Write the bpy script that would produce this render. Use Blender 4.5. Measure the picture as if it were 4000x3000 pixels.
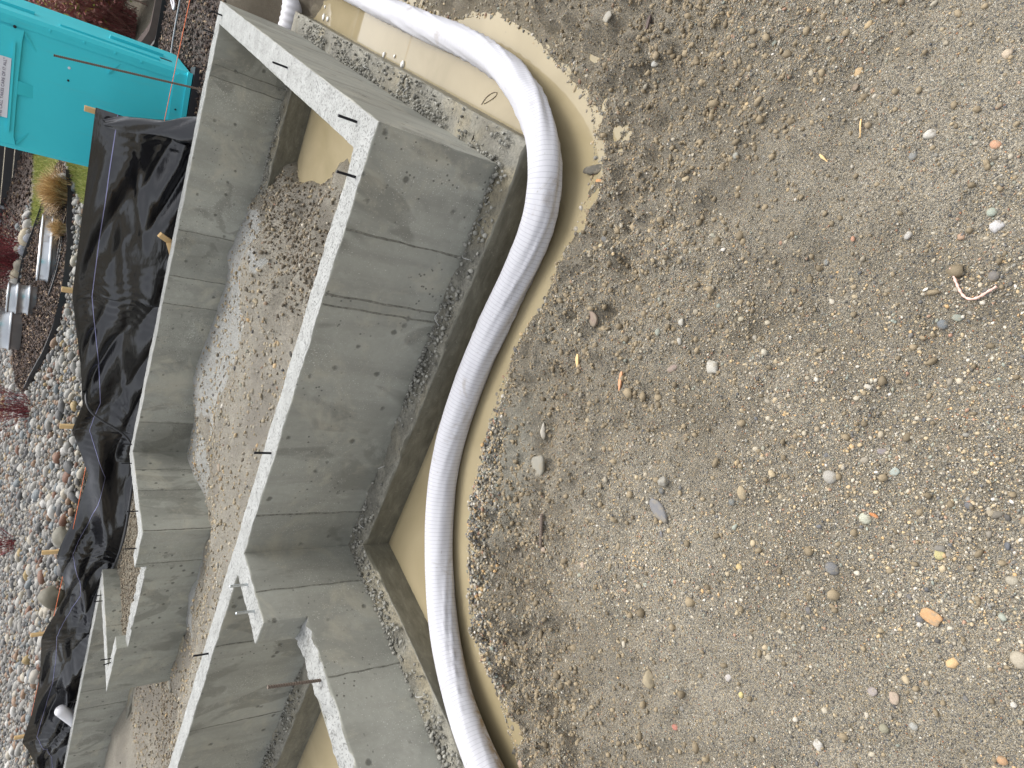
import bpy, bmesh, math, random
import numpy as np
from mathutils import Vector, Matrix

for o in list(bpy.data.objects):
    bpy.data.objects.remove(o)
scene = bpy.context.scene
COL = scene.collection

# ---------------------------------------------------------------- camera (phone held on its side: the picture is turned by a quarter)
CAM = (0.302458622, -2.49593945, 1.02211082)
YAW, PITCH, ROLL, FPX = -0.506830848, 0.658373226, -0.106058175, 2522.0
def cam_axes():
    f = Vector((math.sin(YAW)*math.cos(PITCH), math.cos(YAW)*math.cos(PITCH), -math.sin(PITCH)))
    r = Vector((math.cos(YAW), -math.sin(YAW), 0)); d = f.cross(r)
    cr, sr = math.cos(ROLL), math.sin(ROLL)
    return cr*r+sr*d, -sr*r+cr*d, f
_r, _d, _f = cam_axes()
cam_data = bpy.data.cameras.new('camera')
cam_data.sensor_fit = 'HORIZONTAL'; cam_data.sensor_width = 36.0
cam_data.lens = FPX/4000*36
cam_data.clip_start = .02; cam_data.clip_end = 2000
cam = bpy.data.objects.new('camera', cam_data); COL.objects.link(cam)
cam.matrix_world = Matrix(((_d.x, _r.x, -_f.x, CAM[0]), (_d.y, _r.y, -_f.y, CAM[1]), (_d.z, _r.z, -_f.z, CAM[2]), (0, 0, 0, 1)))
scene.camera = cam

# ---------------------------------------------------------------- sky, sun, exposure
SUN_EL, SUN_AZ = 66.0, 12.0            # azimuth from +Y towards +X: the light comes from behind the building
world = bpy.data.worlds.new('World'); scene.world = world
world.use_nodes = True
wn = world.node_tree; wn.nodes.clear()
sky = wn.nodes.new('ShaderNodeTexSky'); sky.sky_type = 'NISHITA'; sky.sun_disc = False
sky.sun_elevation = math.radians(SUN_EL); sky.sun_rotation = math.radians(SUN_AZ)
sky.air_density = 1.0; sky.dust_density = 4.0; sky.ozone_density = 1.0
hs = wn.nodes.new('ShaderNodeHueSaturation'); hs.inputs['Saturation'].default_value = .22
bg = wn.nodes.new('ShaderNodeBackground'); bg.inputs['Strength'].default_value = .15
wo = wn.nodes.new('ShaderNodeOutputWorld')
wn.links.new(sky.outputs[0], hs.inputs['Color']); wn.links.new(hs.outputs[0], bg.inputs['Color']); wn.links.new(bg.outputs[0], wo.inputs['Surface'])
sl = bpy.data.lights.new('sun', 'SUN'); sl.energy = .8; sl.angle = math.radians(40); sl.color = (1, .97, .92)
sun = bpy.data.objects.new('sun', sl); COL.objects.link(sun)
_e, _a = math.radians(SUN_EL), math.radians(SUN_AZ)
sdir = Vector((math.sin(_a)*math.cos(_e), math.cos(_a)*math.cos(_e), math.sin(_e)))
sun.rotation_euler = sdir.to_track_quat('Z', 'Y').to_euler(); sun.location = (0, 0, 20)
scene.view_settings.view_transform = 'Standard'; scene.view_settings.look = 'None'
scene.view_settings.gamma = 1.0; scene.view_settings.use_curve_mapping = False
scene.view_settings.exposure = 0.94
# ---------------------------------------------------------------- helpers
def srgb(r, g, b):
    def f(v):
        v /= 255.
        return v/12.92 if v <= .04045 else ((v+.055)/1.055)**2.4
    return (f(r), f(g), f(b))
def tag(o, label=None, cat=None, group=None, kind=None):
    if label: o['label'] = label
    if cat: o['category'] = cat
    if group: o['group'] = group
    if kind: o['kind'] = kind
    return o
def empty(name, loc, label, cat, group=None):
    o = bpy.data.objects.new(name, None); COL.objects.link(o); o.location = loc
    o.empty_display_size = .1
    return tag(o, label, cat, group)
def mesh_from(name, V, F, smooth=False):
    me = bpy.data.meshes.new(name)
    V = np.asarray(V, np.float32)
    if isinstance(F, np.ndarray):
        n, k = F.shape
        me.vertices.add(len(V)); me.vertices.foreach_set('co', V.ravel())
        me.loops.add(n*k); me.loops.foreach_set('vertex_index', F.astype(np.int32).ravel())
        me.polygons.add(n); me.polygons.foreach_set('loop_start', np.arange(0, n*k, k, dtype=np.int32))
        me.polygons.foreach_set('loop_total', np.full(n, k, np.int32))
        me.update(calc_edges=True); me.validate()
    else:
        me.from_pydata([tuple(map(float, v)) for v in V], [], [tuple(int(i) for i in f) for f in F]); me.update()
    if smooth:
        me.polygons.foreach_set('use_smooth', np.ones(len(me.polygons), bool))
    return me
def put(name, me, mats, parent=None, loc=(0, 0, 0), rot=None):
    """one mesh object; a child's mesh is given in the parent's own space"""
    o = bpy.data.objects.new(name, me); COL.objects.link(o)
    if not isinstance(mats, (list, tuple)): mats = [mats]
    if not me.materials:
        for m in mats: me.materials.append(m)
    o.location = loc
    if rot is not None: o.rotation_euler = rot
    if parent is not None: o.parent = parent
    return o
def vcol(me, C, name='Col'):
    a = me.color_attributes.new(name, 'FLOAT_COLOR', 'POINT')
    C = np.asarray(C, np.float32)
    if C.shape[1] == 3: C = np.concatenate([C, np.ones((len(C), 1), np.float32)], 1)
    a.data.foreach_set('color', C.ravel())
class MB:
    """collects shapes into one mesh"""
    def __init__(s): s.V = []; s.F = []; s.MI = []; s.mi = 0
    def add(s, V, F):
        n = len(s.V); s.V += [tuple(v) for v in V]; s.F += [tuple(i+n for i in f) for f in F]; s.MI += [s.mi]*len(F)
        return s
    def box(s, x0, x1, y0, y1, z0, z1, bev=0):
        if bev <= 0:
            V = [(x, y, z) for z in (z0, z1) for y in (y0, y1) for x in (x0, x1)]
            return s.add(V, [(0, 2, 3, 1), (4, 5, 7, 6), (0, 1, 5, 4), (2, 6, 7, 3), (0, 4, 6, 2), (1, 3, 7, 5)])
        bm = bmesh.new(); bmesh.ops.create_cube(bm, size=1)
        for v in bm.verts: v.co = Vector(((x0+x1)/2+v.co.x*(x1-x0), (y0+y1)/2+v.co.y*(y1-y0), (z0+z1)/2+v.co.z*(z1-z0)))
        bmesh.ops.bevel(bm, geom=bm.edges[:], offset=bev, segments=2, profile=.6, affect='EDGES')
        bm.verts.index_update(); s.add([v.co.copy() for v in bm.verts], [[v.index for v in f.verts] for f in bm.faces]); bm.free(); return s
    def prism(s, poly, d0, d1, fr):
        """poly: 2D outline; fr(u, v, d) -> point"""
        n = len(poly)
        V = [fr(u, v, d0) for u, v in poly]+[fr(u, v, d1) for u, v in poly]
        F = [tuple(range(n))[::-1], tuple(range(n, 2*n))]+[(i, (i+1) % n, n+(i+1) % n, n+i) for i in range(n)]
        return s.add(V, F)
    def tube(s, pts, r, seg=8, caps=True):
        P = [Vector(p) for p in pts]; n = len(P)
        R = r if isinstance(r, (list, tuple)) else [r]*n
        up = Vector((0, 0, 1)); V = []
        for i in range(n):
            t = (P[min(i+1, n-1)]-P[max(i-1, 0)]).normalized()
            a = t.cross(up)
            if a.length < .05: a = t.cross(Vector((0, 1, 0)))
            a.normalize(); b = a.cross(t)
            for k in range(seg):
                an = 2*math.pi*k/seg
                V.append(P[i]+R[i]*(math.cos(an)*a+math.sin(an)*b))
        F = [(i*seg+k, i*seg+(k+1) % seg, (i+1)*seg+(k+1) % seg, (i+1)*seg+k) for i in range(n-1) for k in range(seg)]
        if caps: F += [tuple(range(seg))[::-1], tuple(range((n-1)*seg, n*seg))]
        return s.add(V, F)
    def lathe(s, prof, seg=24, c=(0, 0, 0), sx=1, sy=1, shape=None):
        V = []
        for r, z in prof:
            for k in range(seg):
                a = 2*math.pi*k/seg
                x, y = (shape(a, r) if shape else (r*math.cos(a)*sx, r*math.sin(a)*sy))
                V.append((c[0]+x, c[1]+y, c[2]+z))
        n = len(prof)
        F = [(i*seg+k, i*seg+(k+1) % seg, (i+1)*seg+(k+1) % seg, (i+1)*seg+k) for i in range(n-1) for k in range(seg)]
        return s.add(V, F)
    def mesh(s, name, smooth=False):
        me = bpy.data.meshes.new(name); me.from_pydata([tuple(v) for v in s.V], [], s.F)
        me.polygons.foreach_set('material_index', s.MI)
        if smooth: me.polygons.foreach_set('use_smooth', np.ones(len(me.polygons), bool))
        me.update(); return me
    def build(s, name, mats, parent=None, smooth=False, loc=(0, 0, 0), rot=None):
        me = s.mesh(name, smooth)
        for m in (mats if isinstance(mats, (list, tuple)) else [mats]): me.materials.append(m)
        return put(name, me, mats, parent, loc, rot)
def ico(sub=1):
    bm = bmesh.new(); bmesh.ops.create_icosphere(bm, subdivisions=sub, radius=1)
    V = np.array([v.co[:] for v in bm.verts]); F = np.array([[v.index for v in f.verts] for f in bm.faces]); bm.free()
    return V, F
OCT_V = np.array([(1, 0, 0), (0, 1, 0), (-1, 0, 0), (0, -1, 0), (0, 0, 1), (0, 0, -1)], float)
OCT_F = np.array([(0, 1, 4), (1, 2, 4), (2, 3, 4), (3, 0, 4), (1, 0, 5), (2, 1, 5), (3, 2, 5), (0, 3, 5)])
def scatter(name, P, S, colors, mat, rng, base='ico', jitter=.22, smooth=False, flat=(.45, .85), tilt=.35, parent=None):
    """many small stones joined into one mesh: P centres, S half sizes, one colour each"""
    bv, bf = (OCT_V, OCT_F) if base == 'oct' else ico(2 if base == 'ico2' else 1)
    n = len(P); k = len(bv)
    V = np.repeat(bv[None], n, 0)*(1+rng.uniform(-jitter, jitter, (n, k, 1)))
    V[:, :, 0] *= rng.uniform(.8, 1.35, (n, 1)); V[:, :, 1] *= rng.uniform(.7, 1.0, (n, 1)); V[:, :, 2] *= rng.uniform(flat[0], flat[1], (n, 1))
    ax = rng.normal(0, tilt, n); ay = rng.normal(0, tilt, n); az = rng.uniform(0, 2*np.pi, n)
    for (i, j, a) in ((1, 2, ax), (0, 2, ay), (0, 1, az)):
        c_, s_ = np.cos(a)[:, None], np.sin(a)[:, None]
        p, q = V[:, :, i].copy(), V[:, :, j].copy()
        V[:, :, i] = c_*p-s_*q; V[:, :, j] = s_*p+c_*q
    V = V*np.asarray(S)[:, None, None]+np.asarray(P)[:, None, :]
    F = (bf[None]+(np.arange(n)*k)[:, None, None]).reshape(-1, 3)
    me = mesh_from(name, V.reshape(-1, 3), F, smooth)
    vcol(me, np.repeat(np.asarray(colors), k, 0))
    return put(name, me, mat, parent)

# ---------------------------------------------------------------- materials
class NB:
    def __init__(s, name):
        s.m = bpy.data.materials.new(name); s.m.use_nodes = True
        s.t = s.m.node_tree; s.b = s.t.nodes['Principled BSDF']; s.co = None
    def n(s, typ, **kw):
        x = s.t.nodes.new(typ)
        for k, v in kw.items(): setattr(x, k, v)
        return x
    def L(s, a, b): s.t.links.new(a, b)
    def coord(s, scale=(1, 1, 1), kind='Object'):
        tc = s.n('ShaderNodeTexCoord'); mp = s.n('ShaderNodeMapping'); mp.inputs['Scale'].default_value = scale
        s.L(tc.outputs[kind], mp.inputs[0]); return mp.outputs[0]
    def noise(s, scale, detail=4, rough=.55, vec=None, dist=0):
        x = s.n('ShaderNodeTexNoise'); x.inputs['Scale'].default_value = scale; x.inputs['Detail'].default_value = detail
        x.inputs['Roughness'].default_value = rough; x.inputs['Distortion'].default_value = dist
        s.L(vec if vec is not None else s.coord(), x.inputs['Vector']); return x.outputs['Fac']
    def voro(s, scale, vec=None, feature='F1', rnd=1):
        x = s.n('ShaderNodeTexVoronoi'); x.feature = feature; x.inputs['Scale'].default_value = scale; x.inputs['Randomness'].default_value = rnd
        s.L(vec if vec is not None else s.coord(), x.inputs['Vector']); return x
    def ramp(s, fac, stops, interp='LINEAR'):
        r = s.n('ShaderNodeValToRGB'); r.color_ramp.interpolation = interp
        e = r.color_ramp.elements
        while len(e) < len(stops): e.new(.5)
        for i, (p, c) in enumerate(stops):
            e[i].position = p
            c = (c, c, c) if isinstance(c, (int, float)) else c
            e[i].color = (*c, 1)
        s.L(fac, r.inputs[0]); return r.outputs[0]
    def mix(s, fac, a, b, mode='MIX'):
        x = s.n('ShaderNodeMix'); x.data_type = 'RGBA'; x.blend_type = mode
        if isinstance(fac, (int, float)): x.inputs[0].default_value = fac
        else: s.L(fac, x.inputs[0])
        for i, v in ((6, a), (7, b)):
            if isinstance(v, (tuple, list)): x.inputs[i].default_value = (*v[:3], 1)
            elif isinstance(v, (int, float)): x.inputs[i].default_value = (v, v, v, 1)
            else: s.L(v, x.inputs[i])
        return x.outputs[2]
    def math(s, op, a, b=None, clamp=False):
        x = s.n('ShaderNodeMath', operation=op); x.use_clamp = clamp
        for i, v in ((0, a), (1, b)):
            if v is None: continue
            if isinstance(v, (int, float)): x.inputs[i].default_value = v
            else: s.L(v, x.inputs[i])
        return x.outputs[0]
    def attr(s, name, out='Color'):
        x = s.n('ShaderNodeAttribute'); x.attribute_name = name; return x.outputs[out]
    def bump(s, h, strength=.5, dist=.01, prev=None):
        x = s.n('ShaderNodeBump'); x.inputs['Strength'].default_value = strength; x.inputs['Distance'].default_value = dist
        s.L(h, x.inputs['Height'])
        if prev is not None: s.L(prev, x.inputs['Normal'])
        return x.outputs[0]
    def done(s, color=None, rough=None, normal=None, metal=None, spec=None):
        for k, v in (('Base Color', color), ('Roughness', rough), ('Metallic', metal), ('Specular IOR Level', spec)):
            if v is None: continue
            if isinstance(v, (tuple, list)): s.b.inputs[k].default_value = (*v[:3], 1)
            elif isinstance(v, (int, float)): s.b.inputs[k].default_value = v
            else: s.L(v, s.b.inputs[k])
        if normal is not None: s.L(normal, s.b.inputs['Normal'])
        return s.m
MAT = {}
def plain(name, col, rough=.7, metal=0, var=.12, scale=20, bump=0., bscale=60, spec=.5):
    b = NB(name); v = b.coord()
    f = b.noise(scale, 4, .6, v)
    c = b.mix(f, tuple(x*(1-var) for x in col), tuple(min(1, x*(1+var)) for x in col))
    nrm = b.bump(b.noise(bscale, 3, .6, v), bump, .005) if bump else None
    MAT[name] = b.done(c, rough, nrm, metal, spec); return MAT[name]

def concrete_form():
    b = NB('formed concrete'); v = b.coord()
    vs = b.coord((5, 5, .9))
    big = b.noise(1.3, 5, .6, v, .6); streak = b.noise(1.6, 5, .6, vs, .3); fine = b.noise(38, 5, .65, v)
    c = b.ramp(big, [(.28, (.258, .260, .220)), (.5, (.368, .370, .318)), (.72, (.438, .438, .376))])
    c = b.mix(b.math('MULTIPLY', b.ramp(streak, [(.40, 1), (.56, 0)]), .38), c, (.225, .222, .188))
    damp = b.noise(2.7, 3, .55, b.coord((1, 1, .55)), 1.2)
    c = b.mix(b.math('MULTIPLY', b.ramp(damp, [(.56, 0), (.60, 1)]), .55), c, (.180, .178, .148))
    pale = b.noise(6, 6, .7, v, .4)
    c = b.mix(b.math('MULTIPLY', b.ramp(pale, [(.54, 0), (.70, 1)]), .4), c, (.52, .518, .45))
    c = b.mix(b.math('MULTIPLY', fine, .35), c, (.15, .15, .128))
    c = b.mix(b.ramp(b.math('ADD', b.noise(150, 2, .6, v), b.math('MULTIPLY', b.noise(2.3, 2, .5, v), .25)), [(.80, 0), (.83, .8)]), c, (.66, .65, .58))
    # air pockets left by the pour
    gate = b.ramp(b.noise(3.1, 2, .5, v), [(.50, 0), (.60, 1)])
    vo = b.voro(30, v); pit = b.ramp(vo.outputs['Distance'], [(.10, 1), (.17, 0)])
    pit = b.math('MULTIPLY', pit, gate)
    vo2 = b.voro(8.5, v); sp = b.noise(60, 3, .6, v)
    pit2 = b.ramp(b.math('ADD', vo2.outputs['Distance'], b.math('MULTIPLY', sp, .16)), [(.15, 1), (.23, 0)])
    warm = b.ramp(b.noise(3.4, 6, .7, v, .7), [(.52, 0), (.66, 1)])
    c = b.mix(b.math('MULTIPLY', warm, .5), c, (.47, .44, .345))
    pits = b.math('MAXIMUM', pit, pit2)
    c = b.mix(1.0, c, b.attr('Panel'), 'MULTIPLY')                  # each form panel left its own tone
    c = b.mix(b.math('MULTIPLY', pits, .72), c, (.085, .084, .070))
    h = b.math('SUBTRACT', b.math('MULTIPLY', fine, .25), pits)
    nrm = b.bump(h, .5, .006)
    nrm = b.bump(b.noise(3.5, 4, .5, v), .25, .02, nrm)
    MAT['form'] = b.done(c, b.math('ADD', .42, b.math('MULTIPLY', big, .4)), nrm, spec=.4)
def concrete_top():
    b = NB('wall top concrete'); v = b.coord()
    c = b.ramp(b.noise(9, 6, .65, v), [(.3, (.285, .288, .272)), (.7, (.40, .404, .388))])
    p = b.noise(95, 4, .7, v); pm = b.ramp(p, [(.57, 0), (.64, 1)])
    p2 = b.ramp(b.noise(33, 5, .7, v, 1.0), [(.59, 0), (.67, 1)])
    pits = b.math('MAXIMUM', pm, p2)
    c = b.mix(b.math('MULTIPLY', pits, .6), c, (.17, .165, .148))
    nrm = b.bump(b.math('SUBTRACT', b.math('MULTIPLY', b.noise(60, 5, .65, v), .7), pits), .7, .006)
    MAT['top'] = b.done(c, .85, nrm)
def concrete_footing():
    b = NB('rough footing top'); v = b.coord()
    c = b.ramp(b.noise(4.5, 6, .7, v, .5), [(.33, (.160, .154, .128)), (.52, (.280, .268, .222)), (.72, (.385, .362, .290))])
    mud = b.ramp(b.noise(1.7, 4, .6, v, .8), [(.52, 0), (.64, 1)])
    c = b.mix(b.math('MULTIPLY', mud, .65), c, (.385, .328, .210))
    g = b.noise(75, 5, .75, v); c = b.mix(b.ramp(g, [(.36, .55), (.52, 0)]), c, (.06, .058, .048))
    c = b.mix(b.math('MULTIPLY', b.ramp(b.noise(2.6, 5, .65, v, .4), [(.45, 0), (.62, 1)]), .5), c, (.125, .112, .080))
    h = b.math('ADD', b.noise(28, 6, .75, v), b.math('MULTIPLY', g, .5))
    MAT['foot'] = b.done(c, .6, b.bump(h, .9, .012))
    b = NB('wet footing side'); v = b.coord()
    vs = b.coord((3, 3, 9))
    c = b.ramp(b.noise(3.2, 6, .65, vs, .5), [(.3, (.095, .090, .068)), (.55, (.155, .147, .113)), (.75, (.23, .22, .17))])
    c = b.mix(b.ramp(b.noise(60, 4, .7, v), [(.62, 0), (.7, .7)]), c, (.30, .28, .22))
    MAT['footside'] = b.done(c, .38, b.bump(b.noise(35, 5, .65, v), .4, .006))
PEB = [((92, 95, 100), 16), ((126, 127, 124), 16), ((160, 155, 143), 24), ((184, 168, 138), 22), ((196, 172, 132), 9), ((206, 170, 120), 3), ((204, 199, 187), 7), ((226, 222, 214), 2.5), ((142, 152, 144), 8), ((160, 124, 104), 5), ((66, 68, 72), 9), ((190, 184, 168), 14)]
def peb_colors(n, rng, dull=.35, base=(172, 160, 136)):
    w = np.array([x[1] for x in PEB], float); w /= w.sum()
    C = np.array([srgb(*x[0]) for x in PEB]); B = np.array(srgb(*base))
    i = rng.choice(len(PEB), n, p=w)
    c = C[i]*rng.uniform(.82, 1.12, (n, 1))
    k = rng.beta(2, 2, (n, 1))*2*dull
    return np.clip((c*(1-k)+B*k)*np.array([.985, .97, .95]), 0, 1)
def ground_mat():  # the zones are painted on the sheet below as what the soil is: spill, subsoil, soaked, churned, silt, spoil
    b = NB('gravel and sand'); v = b.coord()
    sand = b.ramp(b.noise(2.2, 6, .6, v, .3), [(.3, (.285, .250, .188)), (.5, (.365, .324, .250)), (.72, (.435, .392, .310))])
    # grains of three sizes, each with its own colour
    stops = [(0, srgb(92, 94, 98)), (.12, srgb(126, 124, 118)), (.28, srgb(156, 148, 130)), (.45, srgb(172, 156, 126)), (.62, srgb(140, 134, 122)), (.74, srgb(196, 178, 146)), (.84, srgb(112, 116, 116)), (.93, srgb(214, 210, 198)), (.98, srgb(182, 128, 92))]
    c = sand; hs_ = None
    for sc, k, lo, hi in ((430, .85, .34, .60), (230, .9, .30, .52), (105, .85, .18, .36)):
        vo = b.voro(sc, v)
        sep = b.n('ShaderNodeSeparateColor'); b.L(vo.outputs['Color'], sep.inputs[0])
        gc = b.ramp(sep.outputs[0], stops, 'CONSTANT')
        msk = b.ramp(vo.outputs['Distance'], [(lo, 1), (hi, 0)])
        sel = b.ramp(sep.outputs[1], [(.12 if sc > 300 else (.34 if sc > 150 else .70), 0), (.14 if sc > 300 else (.36 if sc > 150 else .72), 1)])
        m = b.math('MULTIPLY', b.math('MULTIPLY', msk, sel), k)
        c = b.mix(m, c, gc)
        hh = b.math('MULTIPLY', b.math('MULTIPLY', msk, sel), 1.0 if sc < 150 else (.6 if sc < 300 else .35))
        hs_ = hh if hs_ is None else b.math('MAXIMUM', hs_, hh)
    dark = b.ramp(b.noise(150, 4, .75, v), [(.34, .75), (.46, 0)])
    c = b.mix(dark, c, (.085, .076, .060))
    mot = b.math('ADD', b.math('MULTIPLY', b.noise(1.3, 5, .6, v, .4), .6), b.math('MULTIPLY', b.noise(6.5, 4, .65, v), .4))
    c = b.mix(1.0, c, b.ramp(mot, [(.37, (.64, .63, .61)), (.49, (.92, .915, .905)), (.60, (1.0, 1.0, 1.0))]), 'MULTIPLY')
    z2 = b.n('ShaderNodeSeparateColor'); b.L(b.attr('Zone2'), z2.inputs[0])
    c = b.mix(b.math('MULTIPLY', z2.outputs[0], .5), c, b.mix(b.noise(60, 4, .7, v), (.110, .098, .076), (.265, .240, .192)))     # churned damp soil of the bank
    c = b.mix(b.math('MULTIPLY', z2.outputs[1], .8), c, b.mix(b.noise(30, 5, .7, v), (.235, .225, .185), (.350, .335, .280)))   # grey silt washed out of the trench
    gr = b.ramp(b.math('ADD', b.math('MULTIPLY', b.noise(52, 6, .8, v), .65), b.math('MULTIPLY', b.noise(9, 4, .6, v), .35)), [(.37, (.52, .50, .46)), (.5, (.92, .91, .89)), (.62, (1.18, 1.17, 1.15))])
    c = b.mix(z2.outputs[2], c, b.mix(1.0, c, gr, 'MULTIPLY'))      # coarse spoil
    z = b.n('ShaderNodeSeparateColor'); b.L(b.attr('Zone'), z.inputs[0])
    br = b.mix(b.noise(40, 4, .7, v), (.075, .058, .040), (.190, .155, .110))
    c = b.mix(z.outputs[1], c, br)                                   # brown damp subsoil
    c = b.mix(b.math('MULTIPLY', z2.outputs[2], .5), c, (.44, .415, .36))
    wh = b.mix(b.noise(45, 5, .7, v), (.30, .295, .27), (.62, .62, .59))
    c = b.mix(b.ramp(b.math('ADD', z.outputs[0], b.math('MULTIPLY', b.math('SUBTRACT', b.noise(11, 6, .75, v), .5), 1.7)), [(.38, 0), (.62, .95)]), c, wh)                                   # spilled cement
    c = b.mix(b.math('MULTIPLY', z.outputs[2], .65), c, b.mix(b.noise(25, 4, .7, v), (.150, .125, .080), (.270, .225, .145)), 'MIX')   # soaked ground at the waterline
    h = b.math('ADD', hs_, b.math('MULTIPLY', b.noise(70, 5, .7, v), 1.2))
    MAT['ground'] = b.done(c, b.math('SUBTRACT', .92, b.math('MULTIPLY', z.outputs[2], .45)), b.bump(h, 1.0, .008), spec=.35)
def attr_mat(name, rough=.75, bump=.3, bscale=120, var=.25):
    b = NB(name); v = b.coord()
    c = b.mix(b.math('MULTIPLY', b.noise(bscale*.6, 4, .7, v), var), b.attr('Col'), (.05, .045, .038))
    MAT[name] = b.done(c, rough, b.bump(b.noise(bscale, 4, .65, v), bump, .003), spec=.4)
def water_mat():
    b = NB('muddy water'); v = b.coord()
    c = b.ramp(b.noise(1.6, 4, .55, v, .8), [(.3, (.285, .236, .138)), (.7, (.365, .305, .190))])
    nrm = b.bump(b.noise(7, 2, .5, v), .006, .01)
    b.b.inputs['IOR'].default_value = 1.33
    MAT['water'] = b.done(c, .02, nrm, spec=1.0)
def sock_mat():
    b = NB('white filter sock'); v = b.coord()
    al = b.attr('Along', 'Fac')
    fr = b.math('FRACT', b.math('MULTIPLY', al, 1/.0185))
    ring = b.ramp(fr, [(.0, 1), (.10, .75), (.18, 0)])
    c = b.mix(b.noise(5, 4, .6, v), (.50, .50, .535), (.60, .60, .63))
    c = b.mix(b.math('MULTIPLY', ring, .5), c, (.27, .265, .30))
    d = b.math('MULTIPLY', b.ramp(b.noise(5.5, 6, .7, v, .8), [(.57, 0), (.70, 1)]), .5)
    c = b.mix(d, c, (.27, .22, .165))
    sp = b.math('MULTIPLY', b.ramp(b.noise(42, 4, .75, v), [(.66, 0), (.71, 1)]), .6)
    c = b.mix(sp, c, (.22, .185, .145))
    mud = b.attr('Mud', 'Fac')
    mm = b.math('MULTIPLY', mud, b.ramp(b.noise(16, 5, .7, v), [(.35, 0), (.55, 1)]))
    c = b.mix(mm, c, (.30, .225, .14))
    h = b.math('SUBTRACT', b.noise(130, 3, .6, v), ring)
    MAT['sock'] = b.done(c, .8, b.bump(h, .25, .003), spec=.25)
def plastic_black():
    b = NB('black plastic sheet'); v = b.coord()
    c = b.ramp(b.noise(2, 4, .6, v), [(.3, (.006, .006, .008)), (.7, (.012, .012, .015))])
    w = b.noise(7, 5, .6, b.coord((.45, 1, 1.7)), 1.2)
    nrm = b.bump(w, .12, .05); nrm = b.bump(b.noise(420, 2, .5, v), .05, .002, nrm)
    MAT['sheet'] = b.done(c, b.ramp(b.noise(5, 3, .5, v), [(.3, .13), (.7, .22)]), nrm, spec=1.0)
def teal():
    b = NB('teal plastic'); v = b.coord()
    c = b.mix(b.noise(2.5, 4, .6, v), (.040, .600, .700), (.052, .690, .790))
    c = b.mix(b.math('MULTIPLY', b.ramp(b.noise(3, 5, .7, b.coord((4, 4, .7))), [(.55, 0), (.8, 1)]), .25), c, (.16, .46, .48))
    MAT['teal'] = b.done(c, .5, b.bump(b.noise(260, 2, .5, v), .12, .002), spec=.4)
def galv():
    b = NB('galvanised steel'); v = b.coord()
    s_ = b.n('ShaderNodeSeparateColor'); f = b.n('ShaderNodeTexNoise'); f.inputs['Scale'].default_value = 9; f.inputs['Detail'].default_value = 5; b.L(v, f.inputs['Vector']); b.L(f.outputs['Color'], s_.inputs[0])
    c = b.mix(s_.outputs[0], (.50, .52, .54), (.58, .60, .62))
    MAT['galv'] = b.done(c, b.ramp(s_.outputs[1], [(0, .26), (1, .34)]), None, .85)
def wood(name, a, d, grain=(40, 40, 2.5)):
    b = NB(name); v = b.coord(grain)
    c = b.mix(b.noise(1.5, 5, .65, v, .6), a, d)
    c = b.mix(b.math('MULTIPLY', b.ramp(b.noise(4, 3, .6, b.coord()), [(.55, 0), (.75, 1)]), .35), c, tuple(x*.55 for x in a))
    MAT[name] = b.done(c, .75, b.bump(b.noise(3, 4, .6, v), .25, .003))
concrete_form(); concrete_top(); concrete_footing(); ground_mat(); water_mat(); sock_mat(); plastic_black(); teal(); galv()
attr_mat('pebble', .8, .25, 160, .10); attr_mat('cobble', .6, .25, 55, .30); attr_mat('chip', .85, .2, 90, .3); attr_mat('blade', .7, .0, 40, .15)
wood('pine', (.62, .40, .17), (.78, .55, .28)); wood('slat', (.022, .022, .024), (.045, .044, .046), (2.5, 40, 40)); wood('splinter', (.50, .24, .12), (.66, .36, .20))
plain('bolt_black', (.018, .018, .022), .45, .6, .3, 200, .3, 300); plain('bolt_zinc', (.62, .66, .68), .32, .9, .1, 90)
plain('rust', (.150, .115, .090), .8, .1, .5, 120, .4, 200); plain('skid', (.018, .019, .024), .55, 0, .2, 10)
plain('pvc', (.78, .77, .80), .4, 0, .04, 8); plain('white_sign', (.74, .75, .80), .5, 0, .03, 6); plain('ink', (.10, .075, .15), .6, 0, .1)
plain('line_violet', (.36, .36, .60), .6, 0, .15, 20); plain('string_orange', (.80, .20, .08), .7, 0, .2, 60); plain('string_pink', (.86, .50, .42), .7, 0, .35, 170)
plain('cable', (.035, .036, .040), .4, 0, .2, 30); plain('edging', (.012, .012, .014), .5, 0, .2, 20); plain('post', (.30, .31, .33), .5, .2, .15, 12)
plain('white_wire', (.62, .62, .60), .4, .3, .1, 50); plain('foam', (.84, .83, .80), .8, 0, .08, 60, .5, 90); plain('hole', (.008, .012, .014), .7, 0, .1)
plain('lawn', (.235, .270, .075), .9, 0, .35, 6, .5, 40); plain('mulch', (.080, .060, .050), .95, 0, .5, 25, .8, 60); plain('board', (.115, .085, .075), .85, 0, .25, 12, .3, 40)
plain('pipe_ribbed', (.66, .65, .68), .5, 0, .08, 12); plain('yellow', (.75, .48, .02), .6)
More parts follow.
